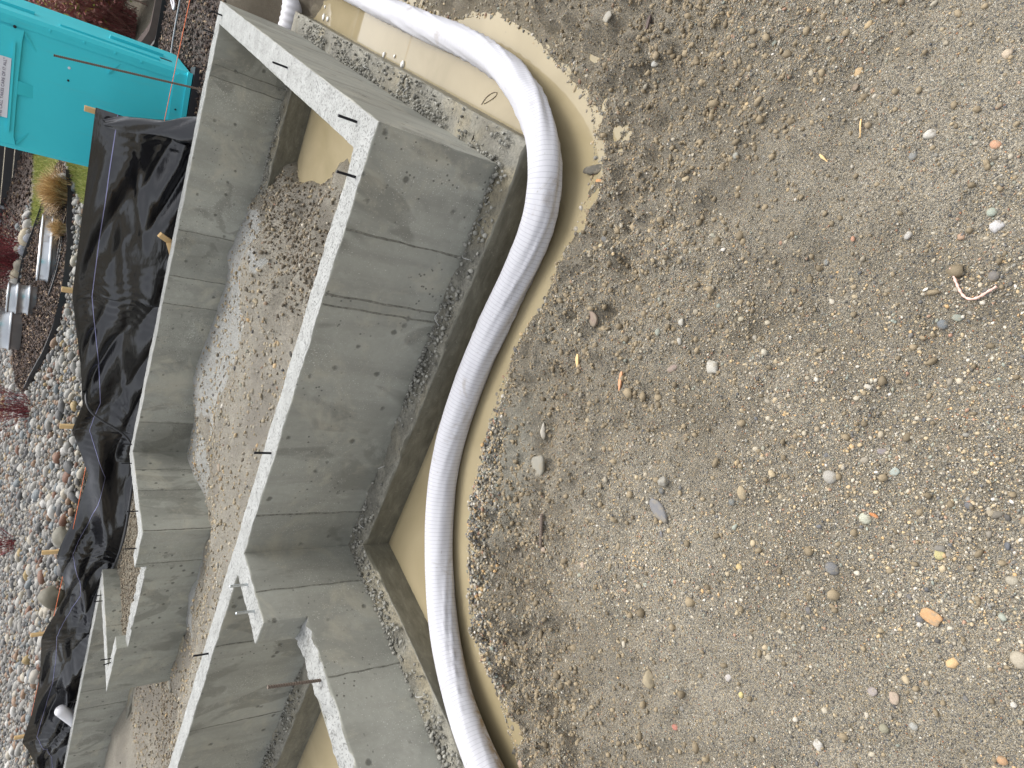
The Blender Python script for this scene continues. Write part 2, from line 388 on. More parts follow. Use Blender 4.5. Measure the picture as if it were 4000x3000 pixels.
# ---------------------------------------------------------------- noise and terrain
_rng = np.random.RandomState(7)
_T2 = _rng.rand(256, 256)
_T3 = _rng.rand(64, 64, 64)
def vn2(x, y):
    x = np.asarray(x, float); y = np.asarray(y, float)
    xi = np.floor(x).astype(int); yi = np.floor(y).astype(int)
    fx = x - xi; fy = y - yi
    fx = fx*fx*(3-2*fx); fy = fy*fy*(3-2*fy)
    a = _T2[xi & 255, yi & 255]; b = _T2[(xi+1) & 255, yi & 255]
    c_ = _T2[xi & 255, (yi+1) & 255]; d = _T2[(xi+1) & 255, (yi+1) & 255]
    return (a*(1-fx)+b*fx)*(1-fy) + (c_*(1-fx)+d*fx)*fy - .5
def vn3(x, y, z):
    x = np.asarray(x, float); y = np.asarray(y, float); z = np.asarray(z, float)
    xi = np.floor(x).astype(int); yi = np.floor(y).astype(int); zi = np.floor(z).astype(int)
    fx = x-xi; fy = y-yi; fz = z-zi
    fx = fx*fx*(3-2*fx); fy = fy*fy*(3-2*fy); fz = fz*fz*(3-2*fz)
    r = 0
    for dx in (0, 1):
        for dy in (0, 1):
            for dz in (0, 1):
                w = (fx if dx else 1-fx)*(fy if dy else 1-fy)*(fz if dz else 1-fz)
                r = r + w*_T3[(xi+dx) & 63, (yi+dy) & 63, (zi+dz) & 63]
    return r - .5
def fbm2(x, y, o=4, g=.5):
    r = 0; a = 1.
    for k in range(o):
        r = r + a*vn2(x*2**k+17.3*k, y*2**k+5.1*k); a *= g
    return r
def sst(a, b, x):
    t = np.clip((x-a)/(b-a), 0, 1); return t*t*(3-2*t)

T, WH, FP, FH = .1524, .5756, .1448, .1475      # wall thickness, wall height, footing projection, footing height
L1, WB, DW = 2.2421, 3.589, .4511               # inner corner, outer depth, raised length of the wing
ZW, ZWI = -.72, -.772                            # water level outside and inside
SHORE = [(0.05, 3.75), (0.36, 3.55), (0.47, 3.0), (0.5, 2.3), (0.499, 1.901), (0.471, 1.856), (0.483, 1.466), (0.483, 1.239), (0.492, 1.051), (0.537, 0.935), (0.589, 0.845), (0.557, 0.718), (0.574, 0.575), (0.553, 0.424), (0.513, 0.236), (0.487, 0.156), (0.447, 0.086), (0.455, -0.028), (0.393, -0.12), (0.395, -0.17), (0.373, -0.254), (0.316, -0.306), (0.262, -0.363), (0.19, -0.419), (0.121, -0.44), (0.061, -0.461), (0.028, -0.478), (-0.014, -0.444), (-0.074, -0.482), (-0.143, -0.449), (-0.194, -0.489), (-0.261, -0.479), (-0.319, -0.469), (-0.369, -0.499), (-0.419, -0.51), (-0.5, -0.45), (-0.62, -0.43), (-0.869, -0.48), (-1.028, -0.484), (-1.087, -0.52), (-1.207, -0.572), (-1.302, -0.565), (-1.39, -0.602), (-1.484, -0.656), (-1.586, -0.74), (-1.656, -0.823), (-1.75, -0.89), (-1.81, -0.975), (-1.846, -1.03), (-1.85, -1.114), (-1.862, -1.224), (-1.881, -1.323), (-1.91, -1.392), (-2.0, -1.5), (-2.02, -1.8), (-2.05, -2.6), (-2.2, -6.0)]
def shore_dist(x, y):
    P = np.array(SHORE); P[1:-1] = .25*P[:-2]+.5*P[1:-1]+.25*P[2:]; sh = x.shape
    x = x.ravel(); y = y.ravel(); best = np.full(x.shape, 1e9); sg = np.ones(x.shape)
    for (ax, ay), (bx, by) in zip(P[:-1], P[1:]):
        dx, dy = bx-ax, by-ay; L = dx*dx+dy*dy
        t = np.clip(((x-ax)*dx+(y-ay)*dy)/L, 0, 1)
        d = np.hypot(x-ax-t*dx, y-ay-t*dy)
        cr = dx*(y-ay)-dy*(x-ax)
        m = d < best-1e-9
        best = np.where(m, d, best); sg = np.where(m, np.where(cr > 0, 1., -1.), sg)
    return (best*sg).reshape(sh)
def yard(x, y):
    base = -.15 + .50*sst(-2.6, -6.0, x)*sst(3.92, 4.35, y)
    st = 4.2 + 4.3*sst(-2.6, -.6, x)
    z = base + .12*np.maximum(0, np.minimum(y, 30)-st)
    z = z + .05*fbm2(x*.9+3, y*.9, 3)*sst(4.0, 6, y)
    return z
INP = np.array([(-1.2,3.4,-.60),(-1.53,3.4,-.51),(-2.15,3.4,-.47),(-2.57,3.4,-.44),(-3.3,3.4,-.425),(-4.0,3.3,-.50),(-4.2,2.6,-.58),(-4.2,2.2,-.55),(-4.8,2.2,-.58),(-5.5,2.2,-.58),(-6.1,2.2,-.54),
 (-.2,.5,-.95),(-.2,2.,-.95),(-.3,3.2,-.95),(-.8,3.1,-.92),(-.72,2.7,-.88),(-.5,1.6,-.92),(-.45,1.0,-.88),(-.4,.4,-.9),(-.9,1.7,-.70),(-.85,1.0,-.66),(-.8,.45,-.68),(-1.02,2.35,-.70),(-1.35,.6,-.56),(-1.30,2.2,-.50),(-1.30,1.4,-.46),(-1.22,1.8,-.50),(-1.6,1.8,-.27),(-1.65,2.5,-.33),(-1.25,2.7,-.56),
 (-2.1,1.9,-.42),(-2.1,.8,-.45),(-2.9,2.1,-.37),(-2.8,.9,-.42),(-3.6,1.8,-.40),(-3.6,.7,-.40),(-4.4,1.2,-.42),(-5.3,1.1,-.42),(-5.0,.4,-.42),(-6.2,1.3,-.50),(-6.6,2.2,-.70),(-6.8,2.8,-.85),(-6.7,3.4,-.80),(-7.4,2.5,-.72),(-8.2,2.3,-.62),(-8.0,3.3,-.6),(-9.5,3.0,-.45),(-7.4,.9,-.42),(-9.5,1.2,-.4),(-11.5,2,-.4)])
def inside_h(x, y):
    num = 0; den = 1e-12
    for (a, b, z) in INP:
        w = 1/((x-a)**2+(y-b)**2+.02)**1.7
        num = num+w*z; den = den+w
    return num/den + .06*fbm2(x*2.1+9, y*2.1+4, 4) + .03*fbm2(x*7+2, y*7, 3) + .045*fbm2(x*17, y*17+3, 3)*np.clip(sst(.6, .1, np.abs(x+1.35))+sst(.9, .3, np.abs(x+7.1)), 0, 1)
def ground_h(x, y):
    x = np.asarray(x, float); y = np.asarray(y, float)
    sd = shore_dist(x, y)
    rise = np.where(sd > 0, .22*(1-np.exp(-np.maximum(0, sd-.025)/.5)), np.maximum(-.12, .4*sd))
    rough = sst(.0, .12, sd)*(1-.55*sst(.9, 1.6, sd))
    out = ZW + rise + rough*(.055*fbm2(x*3.3, y*3.3, 3) + (.034+.055*sst(.9, .25, sd))*fbm2(x*15, y*15, 3) - .018*np.maximum(0, fbm2(x*24+7, y*24, 2)-.12)) + .010*fbm2(x*5+50, y*5, 4)*sst(-.02, .12, np.abs(sd))
    out = out + .022*fbm2(x*1.7+4, y*1.7, 2)*sst(.1, .5, sd)
    # soil at the far end of the trench, then the yard
    out = np.where(y > 3.0, np.maximum(out, ZW-.1 + .6*sst(3.55, 4.5, y)), out)
    yd = yard(x, y)
    k = sst(3.75, 4.6, y + .25*np.clip(-x, 0, 4))
    k = np.where(x < -.1, np.where(y > 3.5, 1., 0.), k)
    z = out*(1-k) + yd*k
    porch = (x > -6.3) & (x < -4.3) & (y > 2.35) & (y <= 3.7)
    z = np.where(porch, -.16 + .03*fbm2(x*4, y*4, 3), z)
    ins = ((x > -30) & (x < -.07) & (y > .07) & (y < 3.52) & ~porch) | ((x < -6.3) & (x > -30) & (y > .07) & (y < 3.74))
    z = np.where(ins, inside_h(x, y), z)
    lroom = (x < -L1-T/2) & (y <= .07) & (y > -8)
    lz = -.86 + .2*sst(-.55, -1.0, y)*sst(-2.3, -3.2, x) + .02*fbm2(x*5, y*5, 3)
    z = np.where(lroom, lz, z)
    return z
# ---------------------------------------------------------------- the ground, one sheet out to the horizon
def spaced(segs):
    r = []
    for a, b, st in segs:
        n = max(1, int(round((b-a)/st))); r += list(np.linspace(a, b, n, endpoint=False))
    return np.array(r)
gx = np.concatenate([-np.geomspace(400, 31, 14), spaced([(-30, -14, .5), (-14, -6.6, .07), (-6.6, -2.7, .035), (-2.7, 1.5, .016), (1.5, 3.2, .06), (3.2, 12, .4)]), np.geomspace(12, 400, 14)])
gy = np.concatenate([-np.geomspace(400, 9, 14), spaced([(-8.9, -3.4, .3), (-3.4, -2.7, .06), (-2.7, -.25, .016), (-.25, 4.6, .032), (4.6, 14, .1), (14, 31, .6)]), np.geomspace(31, 400, 14)])
GX, GY = np.meshgrid(gx, gy)
GZ = ground_h(GX, GY)
nx, ny = len(gx), len(gy)
idx = np.arange(nx*ny).reshape(ny, nx)
GF = np.stack([idx[:-1, :-1], idx[:-1, 1:], idx[1:, 1:], idx[1:, :-1]], -1).reshape(-1, 4)
gme = mesh_from('ground', np.stack([GX, GY, GZ], -1).reshape(-1, 3), GF, True)
porch_ = (GX > -6.3) & (GX < -4.3) & (GY > 2.35) & (GY <= 3.95)
inside = ~porch_ & (GX < -.07) & (GY > .07) & (GY < 3.74)
spill = np.where(inside & (GX > -6.5), sst(.08, .30, fbm2(GX*1.7+2, GY*1.7+8, 5)+.9*(sst(1.7, 2.9, GY)-.55)*sst(-.9, -2.0, GX)), 0)
spill = np.clip(spill, 0, 1)*sst(-.74, -.62, GZ)*.82
brown = np.where(inside, sst(-.05, .25, fbm2(GX*1.9+31, GY*1.9, 4)-.22+.75*sst(-6.1, -6.9, GX)*sst(-8.6, -7.4, GX)+.62*sst(.38, .0, np.abs(GX+1.12))), 0)*(1-spill)
brown = np.where((GX > -.1) & (GY > 3.4) & (GY < 6), np.maximum(brown, .6), brown)
brown = np.where((GX > -6.3) & (GX < -4.3) & (GY > 2.35) & (GY < 3.9), .75, brown)
sdist = shore_dist(GX, GY)
wet = np.where(~inside, sst(.14, .0, sdist+.12*fbm2(GX*6, GY*6, 3)), 0)*np.where(GY < 3.7, 1, 0)
wet = np.where(inside, sst(-.70, -.79, GZ), wet)
vcol(gme, np.stack([spill, np.clip(brown, 0, 1), wet], -1).reshape(-1, 3), 'Zone')
churn = np.where(~inside, sst(.03, .16, sdist)*sst(.95, .35, sdist+.5*fbm2(GX*2.2+5, GY*2.2, 3))*(.55+1.2*fbm2(GX*3.1, GY*3.1+7, 3)), 0)*np.where(GY < 3.4, 1, 0)
churn = np.maximum(churn, np.where(~inside, .9*sst(.12, .30, fbm2(GX*4+60, GY*4, 4)), 0)*sst(1.6, .5, sdist))
silt = np.where(~inside, sst(.42, .10, np.hypot((GX+1.05)*.55, (GY+.80)*1.1)+.25*fbm2(GX*3+2, GY*3+70, 4)), 0)
vcol(gme, np.stack([np.clip(churn, 0, 1)*(1-np.clip(silt, 0, 1)), np.clip(silt, 0, 1), np.where(inside | porch_, 1., 0.)], -1).reshape(-1, 3), 'Zone2')
ground = put('ground', gme, MAT['ground']); tag(ground, kind='structure')

# standing water: the trench outside, the pool in the room, the pool in the room on the left
def sheet(name, poly, z):
    me = mesh_from(name, [(x, y, z) for x, y in poly], [tuple(range(len(poly)))])
    return tag(put(name, me, MAT['water']), kind='structure')
sheet('trench_water', [(-L1-.07, -6), (-.2, -6), (1.0, -1.0), (1.0, 4.0), (-.07, 4.0), (-.07, .07), (-L1-.07, .07)], ZW)
sheet('room_water', [(-13, .08), (-.08, .08), (-.08, 3.5), (-13, 3.5)], ZWI)
sheet('side_room_water', [(-10, -6), (-L1-.08, -6), (-L1-.08, .07), (-10, .07)], -.745)

# loose gravel on the site
rg = np.random.RandomState(11)
def gravel(name, n, s0, s1, dmax, base, x0, x1, y0, y1, smooth=False, dull=.35, sink=(-.15, .25), keep=None):
    x = rg.uniform(x0, x1, n); y = rg.uniform(y0, y1, n)
    sd = shore_dist(x, y)
    ok = (sd > -.06+.05*rg.rand(n)) & (np.hypot(np.hypot(x-CAM[0], y-CAM[1]), CAM[2]+.6) < dmax) & ~((x < -L1-.1))
    cl = fbm2(x*2.5+7, y*2.5+1, 4)
    ok &= rg.rand(n) < np.clip(.62+1.5*cl, .12, 1)
    x, y = x[ok], y[ok]
    S = (s0+(s1-s0)*rg.rand(len(x))**2.2)/2
    z = ground_h(x, y)+S*rg.uniform(sink[0], sink[1], len(x))
    C = peb_colors(len(x), rg, dull)
    tone = 1+.55*np.clip(fbm2(x*1.3+20, y*1.3, 4), -.35, .25)-.20*sst(.02, .2, shore_dist(x, y))*sst(.95, .35, shore_dist(x, y)+.4*fbm2(x*2.2+5, y*2.2, 3))   # damp and dry patches
    C = np.clip(C*tone[:, None], 0, 1)
    o = scatter(name, np.stack([x, y, z], 1), S, C, MAT['pebble'], rg, base, .2, smooth)
    return tag(o, kind='stuff')
gravel('coarse_gravel', 5200, .009, .019, 4.5, 'ico2', -2.6, 1.5, -2.75, 1.6, True, .38)
gravel('medium_gravel', 80000, .005, .010, 3.7, 'ico', -2.4, 1.35, -2.7, .7, False, .24, (-.15, .35))
gravel('fine_gravel', 230000, .003, .0062, 3.2, 'oct', -2.0, 1.2, -2.65, -.2, False, .22, (.0, .5))
# clods of the same sandy soil, thickest on the rough bank
n = 85000
x = rg.uniform(-2.4, 1.4, n); y = rg.uniform(-2.6, .9, n); sd = shore_dist(x, y)
ok = (sd > .02) & (rg.rand(n) < np.clip(.10+1.0*sst(.0, .25, sd)*sst(1.25, .5, sd)*(.35+1.9*np.clip(fbm2(x*3+40, y*3, 3)+.12, 0, 1)), 0, 1)) & (x > -2.05)
x, y = x[ok], y[ok]; S = (.005+.013*rg.rand(len(x))**3+.016*(rg.rand(len(x)) < .03))/2
C = np.array(srgb(152, 138, 114))*rg.uniform(.6, 1.12, (len(x), 1))*np.array([1, .985, .95])
tag(scatter('soil_clods', np.stack([x, y, ground_h(x, y)+S*.25], 1), S, C, MAT['pebble'], rg, 'ico', .32, False, (.6, .95), .8), kind='stuff')
# stones washed clean along the shore
sx, sy = [], []
for (ax, ay), (bx, by) in zip(SHORE[3:-2], SHORE[4:-1]):
    k = int(200*math.hypot(bx-ax, by-ay))
    t = rg.rand(k); sx += list(ax+(bx-ax)*t+rg.normal(0, .05, k)); sy += list(ay+(by-ay)*t+rg.normal(0, .05, k))
sx, sy = np.array(sx), np.array(sy)
m_ = (sx > -2.05); sx, sy = sx[m_], sy[m_]
S = (.005+.019*rg.rand(len(sx))**2)/2
tag(scatter('shore_pebbles', np.stack([sx, sy, np.maximum(ground_h(sx, sy), ZW-.012)+S*.2], 1), S, peb_colors(len(sx), rg, .3)*rg.uniform(.55, 1., (len(sx), 1)), MAT['pebble'], rg, 'ico2', .15, True), kind='stuff')
# clean washed stones lying thick where the trench has been overflowing
t = rg.rand(5200)*3; k = np.minimum(t.astype(int), 2); f_ = t-k
LN = np.array([(-.95, -.60), (-1.30, -.72), (-1.62, -.93), (-1.80, -1.25)])
x = LN[k, 0]*(1-f_)+LN[k+1, 0]*f_+rg.normal(0, .085, 5200); y = LN[k, 1]*(1-f_)+LN[k+1, 1]*f_+rg.normal(0, .075, 5200)
S = (.006+.016*rg.rand(5200)**1.8)/2
tag(scatter('washed_gravel', np.stack([x, y, ground_h(x, y)+S*.15], 1), S, peb_colors(5200, rg, .1)*rg.uniform(.7, 1.0, (5200, 1)), MAT['pebble'], rg, 'ico', .2, True), kind='stuff')
# dark crumbly clods where the heap was cut, in the dug hole and in the recess
n = 12000
x = np.concatenate([rg.normal(-1.22, .17, n//3), rg.normal(-7.1, .55, n//3), rg.uniform(-6.2, -4.4, n//3)]); y = np.concatenate([rg.uniform(.25, 3.3, n//3), rg.uniform(.9, 3.4, n//3), rg.uniform(2.45, 3.8, n//3)])
z = ground_h(x, y); ok = (z > -.80) & (x < -.3) & ~((x < -4.2) & (x > -4.45)) & ((y < 2.2) | (y > 2.45) | (x > -4.1) | (x < -6.5)); x, y, z = x[ok], y[ok], z[ok]
S = (.007+.026*rg.rand(len(x))**3.5)/2; C = np.array(srgb(124, 113, 96))*rg.uniform(.4, 1.35, (len(x), 1))
tag(scatter('spoil_clods', np.stack([x, y, z+S*.3], 1), S, C, MAT['pebble'], rg, 'ico', .32, False, (.6, .95), .8), kind='stuff')
# coarse stones and clods on the spoil heap in the room
n = 22000
x = rg.uniform(-8.5, -.75, n); y = rg.uniform(.2, 3.4, n); z = ground_h(x, y)
ok = (z > -.78) & ~((x < -4.2) & (y > 2.2) & (x > -6.4)); x, y, z = x[ok], y[ok], z[ok]
S = (.008+.034*rg.rand(len(x))**5)/2
tag(scatter('spoil_gravel', np.stack([x, y, z+S*.1], 1), S, peb_colors(len(x), rg, .7)*rg.uniform(.62, 1.02, (len(x), 1)), MAT['pebble'], rg, 'ico', .3, False), kind='stuff')
# ---------------------------------------------------------------- poured concrete foundation
foundation = empty('concrete_foundation', (0, 0, 0), 'grey poured concrete foundation walls on wide footings, standing in muddy water', 'foundation')
XL = -12.0
WALLS = {   # x0, x1, y0, y1, top
 'front_wall': (XL, 0, 0, T, 0.), 'end_wall': (-T, 0, T, WB, 0.), 'back_wall': (-4.372, -T, WB-T, WB, 0.),
 'recess_wall': (-4.372, -4.22, 2.27, WB-T, 0.), 'return_wall': (-4.64, -4.372, 2.27, 2.27+T, 0.),
 'threshold_wall': (-5.73, -4.64, 2.28, 2.28+T-.01, -.092), 'far_return_wall': (-6.22, -5.73, 2.285, 2.285+T, 0.),
 'far_recess_wall': (-6.372, -6.22, 2.285, 3.81, 0.), 'left_back_wall': (XL, -6.372, 3.81-T, 3.81, 0.),
 'wing_wall': (-L1-T, -L1, -DW, 0, 0.), 'low_wing_wall': (-L1-T, -L1, -5.5, -DW, -.205)}
def in_other(name, x, y, top):
    m = np.zeros(x.shape, bool)
    for k, (a, b, c_, d, tp) in WALLS.items():
        if k == name or tp < top-1e-6: continue
        m |= (x > a-1e-5) & (x < b+1e-5) & (y > c_-1e-5) & (y < d+1e-5)
    return m
PANELS = {'front_wall': ('x', [-3.7, -2.95, -1.989, -.792, -.742, -.446], [.98, 1.03, .90, 1.05, .94, 1.0, 1.04]), 'back_wall': ('x', [-3.857, -2.54, -2.262, -1.828, -.53, -.44], [.84, 1.04, 1.08, .92, 1.16, .95, 1.0]),
 'wing_wall': ('y', [-.262], [1.06, .92]), 'low_wing_wall': ('y', [-1.55, -.80], [.95, 1.05, 1.0]), 'recess_wall': ('y', [2.839, 3.148], [1.05, 1.1, .95]), 'left_back_wall': ('x', [-8.55, -8.2, -7.35], [1.0, 1.06, .97, 1.05]), 'end_wall': ('y', [1.2, 2.4], [1.03, .98, 1.02])}
def block(name, x0, x1, y0, y1, z0, z1, cell=.03, chip=.004, rough_top=0., wob=.0015, skip=None, side_rough=0.):
    """a cast block with worn edges: six gridded faces, moved by noise of position so that the faces stay closed"""
    Vs, Fs, MI = [], [], []; off = 0
    def axis(a, b): return np.linspace(a, b, max(2, int(math.ceil((b-a)/cell))+1))
    def ax_z(): 
        a = axis(z0, z1-.0121) if z1-z0 > .05 else np.array([z0]); return np.concatenate([a, [z1-.006, z1]])
    X, Y, Z = axis(x0, x1), axis(y0, y1), ax_z()
    def face(A, B, f, mi, flip):
        nonlocal off
        a, b = np.meshgrid(A, B); P = f(a, b).reshape(-1, 3)
        n1, n2 = len(A), len(B); ii = np.arange(n1*n2).reshape(n2, n1)
        q = np.stack([ii[:-1, :-1], ii[:-1, 1:], ii[1:, 1:], ii[1:, :-1]], -1).reshape(-1, 4)
        if flip: q = q[:, ::-1]
        Vs.append(P); Fs.append(q+off); MI.append(np.full(len(q), mi)); off += len(P)
    full = np.full_like
    face(X, Y, lambda a, b: np.stack([a, b, full(a, z1)], -1), 0, False)
    face(X, Z, lambda a, b: np.stack([a, full(a, y0), b], -1), 1, False)
    face(X, Z, lambda a, b: np.stack([a, full(a, y1), b], -1), 1, True)
    face(Y, Z, lambda a, b: np.stack([full(a, x0), a, b], -1), 1, True)
    face(Y, Z, lambda a, b: np.stack([full(a, x1), a, b], -1), 1, False)
    V = np.concatenate(Vs); F = np.concatenate(Fs); mi = np.concatenate(MI)
    x, y, z = V[:, 0].copy(), V[:, 1].copy(), V[:, 2].copy()
    free = ~in_other(name, x, y, z1) if skip is None else ~skip(x, y)
    top = (z > z1-1e-4)
    c = chip*(.45+.5*np.clip(vn3(x*9+3, y*9, z*9)+.25, 0, 1)+1.2*np.clip(vn3(x*60, y*60, z*60)+.1, 0, 1)+2.6*np.clip(vn3(x*37, y*37+9, z*37)-.25, 0, 1))
    ex0, ex1, ey0, ey1 = [np.abs(a-b) < 1e-4 for a, b in ((x, x0), (x, x1), (y, y0), (y, y1))]
    sgx = np.where(ex0, 1., 0)+np.where(ex1, -1., 0); sgy = np.where(ey0, 1., 0)+np.where(ey1, -1., 0)
    e = top & free
    V[:, 0] += np.where(e, c*sgx, 0); V[:, 1] += np.where(e, c*sgy, 0)
    V[:, 2] += np.where(e & ((sgx != 0) | (sgy != 0)), -c*.8, 0)
    ve = free & ~top & (sgx != 0) & (sgy != 0)               # upright corners
    V[:, 0] += np.where(ve, .5*c*sgx, 0); V[:, 1] += np.where(ve, .5*c*sgy, 0)
    V[:, 2] += np.where(top, rough_top*(vn3(x*22, y*22, 0)+.6*vn3(x*55, y*55, 3)+1.3*vn3(x*7, y*7, 5)), 0)
    w = wob*(vn3(x*3, y*3, z*3)+.6*vn3(x*9+4, y*9, z*9))+side_rough*vn3(x*40, y*40, z*40)
    sd = (~top) & free
    V[:, 0] += np.where(sd & ((sgx != 0)), w*2, 0); V[:, 1] += np.where(sd & (sgy != 0), w*2, 0)
    me = mesh_from(name, V, F, False)
    if name in PANELS:
        ax, cuts, tones = PANELS[name]; k = np.searchsorted(np.array(cuts), x if ax == 'x' else y); tn = np.array(tones)[k]
        vcol(me, np.stack([tn*.985, tn*.98, tn*.99], -1), 'Panel')
    else: vcol(me, np.ones((len(V), 3)), 'Panel')
    me.polygons.foreach_set('material_index', mi.astype(np.int32))
    return me
PART = {}
for nm, (a, b, c_, d, tp) in WALLS.items():
    low = nm in ('low_wing_wall', 'threshold_wall')
    me = block(nm, a, b, c_, d, -.60, tp, .018 if low else (.02 if nm in ('front_wall', 'end_wall', 'wing_wall') else .03), .004, .022 if low else .0035)
    PART[nm] = put(nm, me, [MAT['top'], MAT['form']], foundation)
# footings, butted end to end
FEET = [('front_footing', XL, FP, -FP, T+FP), ('end_footing', -T-FP, FP, T+FP, WB+FP), ('back_footing', -4.2, -T-FP, WB-T-FP, WB+FP),
        ('wing_footing', -L1-T-FP, -L1+FP, -5.5, -FP), ('left_back_footing', XL, -6.36, 3.81-T-FP, 3.81+FP), ('recess_footing', -6.46, -5.66, 2.20, 3.50)]
for nm, a, b, c_, d in FEET:
    me = block(nm, a, b, c_, d, -.95, -WH, .022 if nm != 'left_back_footing' else .05, .007, .016, .002, skip=lambda x, y: np.array([sum((x_ > A-1e-4) & (x_ < B+1e-4) & (y_ > C-1e-4) & (y_ < D+1e-4) for _, A, B, C, D in FEET) > 1 for x_, y_ in zip(x, y)]), side_rough=.002)
    PART[nm] = put(nm, me, [MAT['foot'], MAT['footside']], foundation)
# ridges left where the form panels met, and the wider strips of the corner forms
def seam(wall, axis, k, pos, side, z0, z1, w=.006, pr=.0035):
    """a wavering ridge on the face at coordinate k; pos along the wall; side = outward sign"""
    mb = MB(); n = 22; V = []
    for i in range(n):
        z = z0+(z1-z0)*i/(n-1)
        for s_, q in ((-1, 0), (-.3, 1), (.3, 1), (1, 0)):
            p = pos+s_*w*(.7+.6*random.random())+.0018*math.sin(i*.9+pos*7)
            d = k+side*(pr*q*(.35+random.random())-(0 if q else .002))
            V.append((p, d, z) if axis == 'y' else (d, p, z))
    F = [(i*4+j, i*4+j+1, (i+1)*4+j+1, (i+1)*4+j) for i in range(n-1) for j in range(3)]
    mb.add(V, F).build('form_seam', MAT['seam'], PART[wall], True)
b_ = NB('form seam'); v_ = b_.coord()
MAT['seam'] = b_.done(b_.ramp(b_.noise(60, 4, .7, v_), [(.35, (.115, .112, .092)), (.65, (.26, .255, .215))]), .7, b_.bump(b_.noise(120, 3, .6, v_), .5, .003))
random.seed(5)
for p in (-.446, -.742, -.792, -1.989): seam('front_wall', 'y', 0, p, -1, -WH, -.006)
for p in (-2.95, -3.7): seam('front_wall', 'y', 0, p, -1, -WH, -.006)
seam('wing_wall', 'x', -L1, -.262, 1, -WH, -.006); seam('low_wing_wall', 'x', -L1, -.80, 1, -WH, -.215); seam('low_wing_wall', 'x', -L1, -1.55, 1, -WH, -.215)
for p in (-.44, -.53, -1.828, -2.262, -2.54, -3.857): seam('back_wall', 'y', WB-T, p, -1, -WH, -.006)
for p in (3.148, 2.839): seam('recess_wall', 'x', -4.22, p, 1, -WH, -.006)
for p in (-4.20, -4.60): seam('return_wall' if p < -4.37 else 'recess_wall', 'y', 2.27, p, -1, -WH, -.006)
seam('far_recess_wall', 'x', -6.22, 2.98, 1, -.2, -.006); seam('far_recess_wall', 'x', -6.22, 2.62, 1, -.2, -.006)
for p in (-7.35, -8.20, -8.55): seam('left_back_wall', 'y', 3.81-T, p, -1, -WH, -.006)
# anchor bolts: threaded rod with a nut-high collar of set concrete
def bolt(wall, x, y, z=0, h=.079, r=.0062, mat='bolt_black', lean=(0, 0)):
    mb = MB()
    prof = [(r*1.0, -.02)]
    k = 14
    for i in range(k+1):
        zz = h*i/k; prof += [(r, zz), (r*.86, min(h, zz+h/k*.5))]
    prof = [p for p in prof if p[1] <= h]+[(r*.8, h+.001), (.0001, h+.0012)]
    mb.lathe(prof, 10)
    o = mb.build('anchor_bolt', MAT[mat], PART[wall], True, (x, y, z), (lean[0], lean[1], 0))
    return o
bolt('end_wall', -.07, 1.36, r=.0058); bolt('end_wall', -.058, .20); bolt('front_wall', -.24, .045); bolt('front_wall', -1.63, .045); bolt('front_wall', -3.08, .06); bolt('front_wall', -4.25, .06)
bolt('wing_wall', -2.30, -.16, mat='bolt_zinc', r=.0075, h=.085); bolt('wing_wall', -2.30, -.33, mat='bolt_zinc', r=.0075, h=.085)
bolt('end_wall', -.085, 3.40); bolt('back_wall', -.24, WB-.03)
bolt('back_wall', -4.20, WB-.06, h=.085); bolt('back_wall', -2.65, WB-.02, h=.06)
bolt('recess_wall', -4.31, 3.36, h=.09); bolt('recess_wall', -4.28, 2.62, h=.09); bolt('return_wall', -4.49, 2.36, h=.09)
bolt('far_recess_wall', -6.29, 3.40, h=.09); bolt('far_recess_wall', -6.33, 3.52, h=.09); bolt('far_return_wall', -6.0, 2.39, h=.09); bolt('far_return_wall', -6.02, 2.36, h=.07, lean=(.25, 0))
bolt('left_back_wall', -8.47, 3.74, h=.09); bolt('left_back_wall', -9.8, 3.74, h=.09)
# reinforcing bar standing in the broken top of the wing
def rebar_mesh(L, r=.0068, step=.011):
    prof = [(.0001, 0)]; z = 0.
    while z < L:
        prof += [(r, z), (r, z+step*.5), (r*1.22, z+step*.65), (r*1.22, z+step*.85)]; z += step
    prof += [(r, L), (.0001, L)]
    return MB().lathe(prof, 8)
rb = rebar_mesh(.262); rb.build('reinforcing_bar', MAT['rust'], PART['low_wing_wall'], True, (-2.285, -.78, -.225), (-.05, .04, 0))
# crumbs of mortar along the foot of the walls
rc = np.random.RandomState(3)
def crumbs(x0, x1, y0, y1, edge, n, smax=.03):
    x = rc.uniform(x0, x1, n); y = rc.uniform(y0, y1, n)
    t = rc.rand(n)**2.0
    if edge == 'y1': y = y1-(y1-y0)*t
    if edge == 'y0': y = y0+(y1-y0)*t
    if edge == 'x0': x = x0+(x1-x0)*t
    if edge == 'x1': x = x1-(x1-x0)*t
    cl = np.clip(.55+2.2*fbm2(x*2.3, y*2.3+40, 3), 0, 1); k = rc.rand(n) < cl
    return x[k], y[k]
cx, cy = [], []
for a in ((-L1+.02, .0, -FP+.01, -.004, 'y1', 1700), (.004, FP-.01, -.05, WB, 'x0', 2600), (-L1+.004, -L1+FP-.01, -2.6, -.02, 'x0', 2200), (-L1-T-FP+.01, -L1-T-.004, -2.4, -.02, 'x1', 700),
          (-6, -L1-T-.02, -FP+.01, -.004, 'y1', 1700), (-1.6, -T-.02, WB-T-FP+.01, WB-T-.004, 'y1', 900)):
    p, q = crumbs(*a); cx += list(p); cy += list(q)
cx, cy = np.array(cx), np.array(cy)
S = (.004+.022*rc.rand(len(cx))**2.6)/2
g_ = rc.uniform(.14, .40, (len(cx), 1))
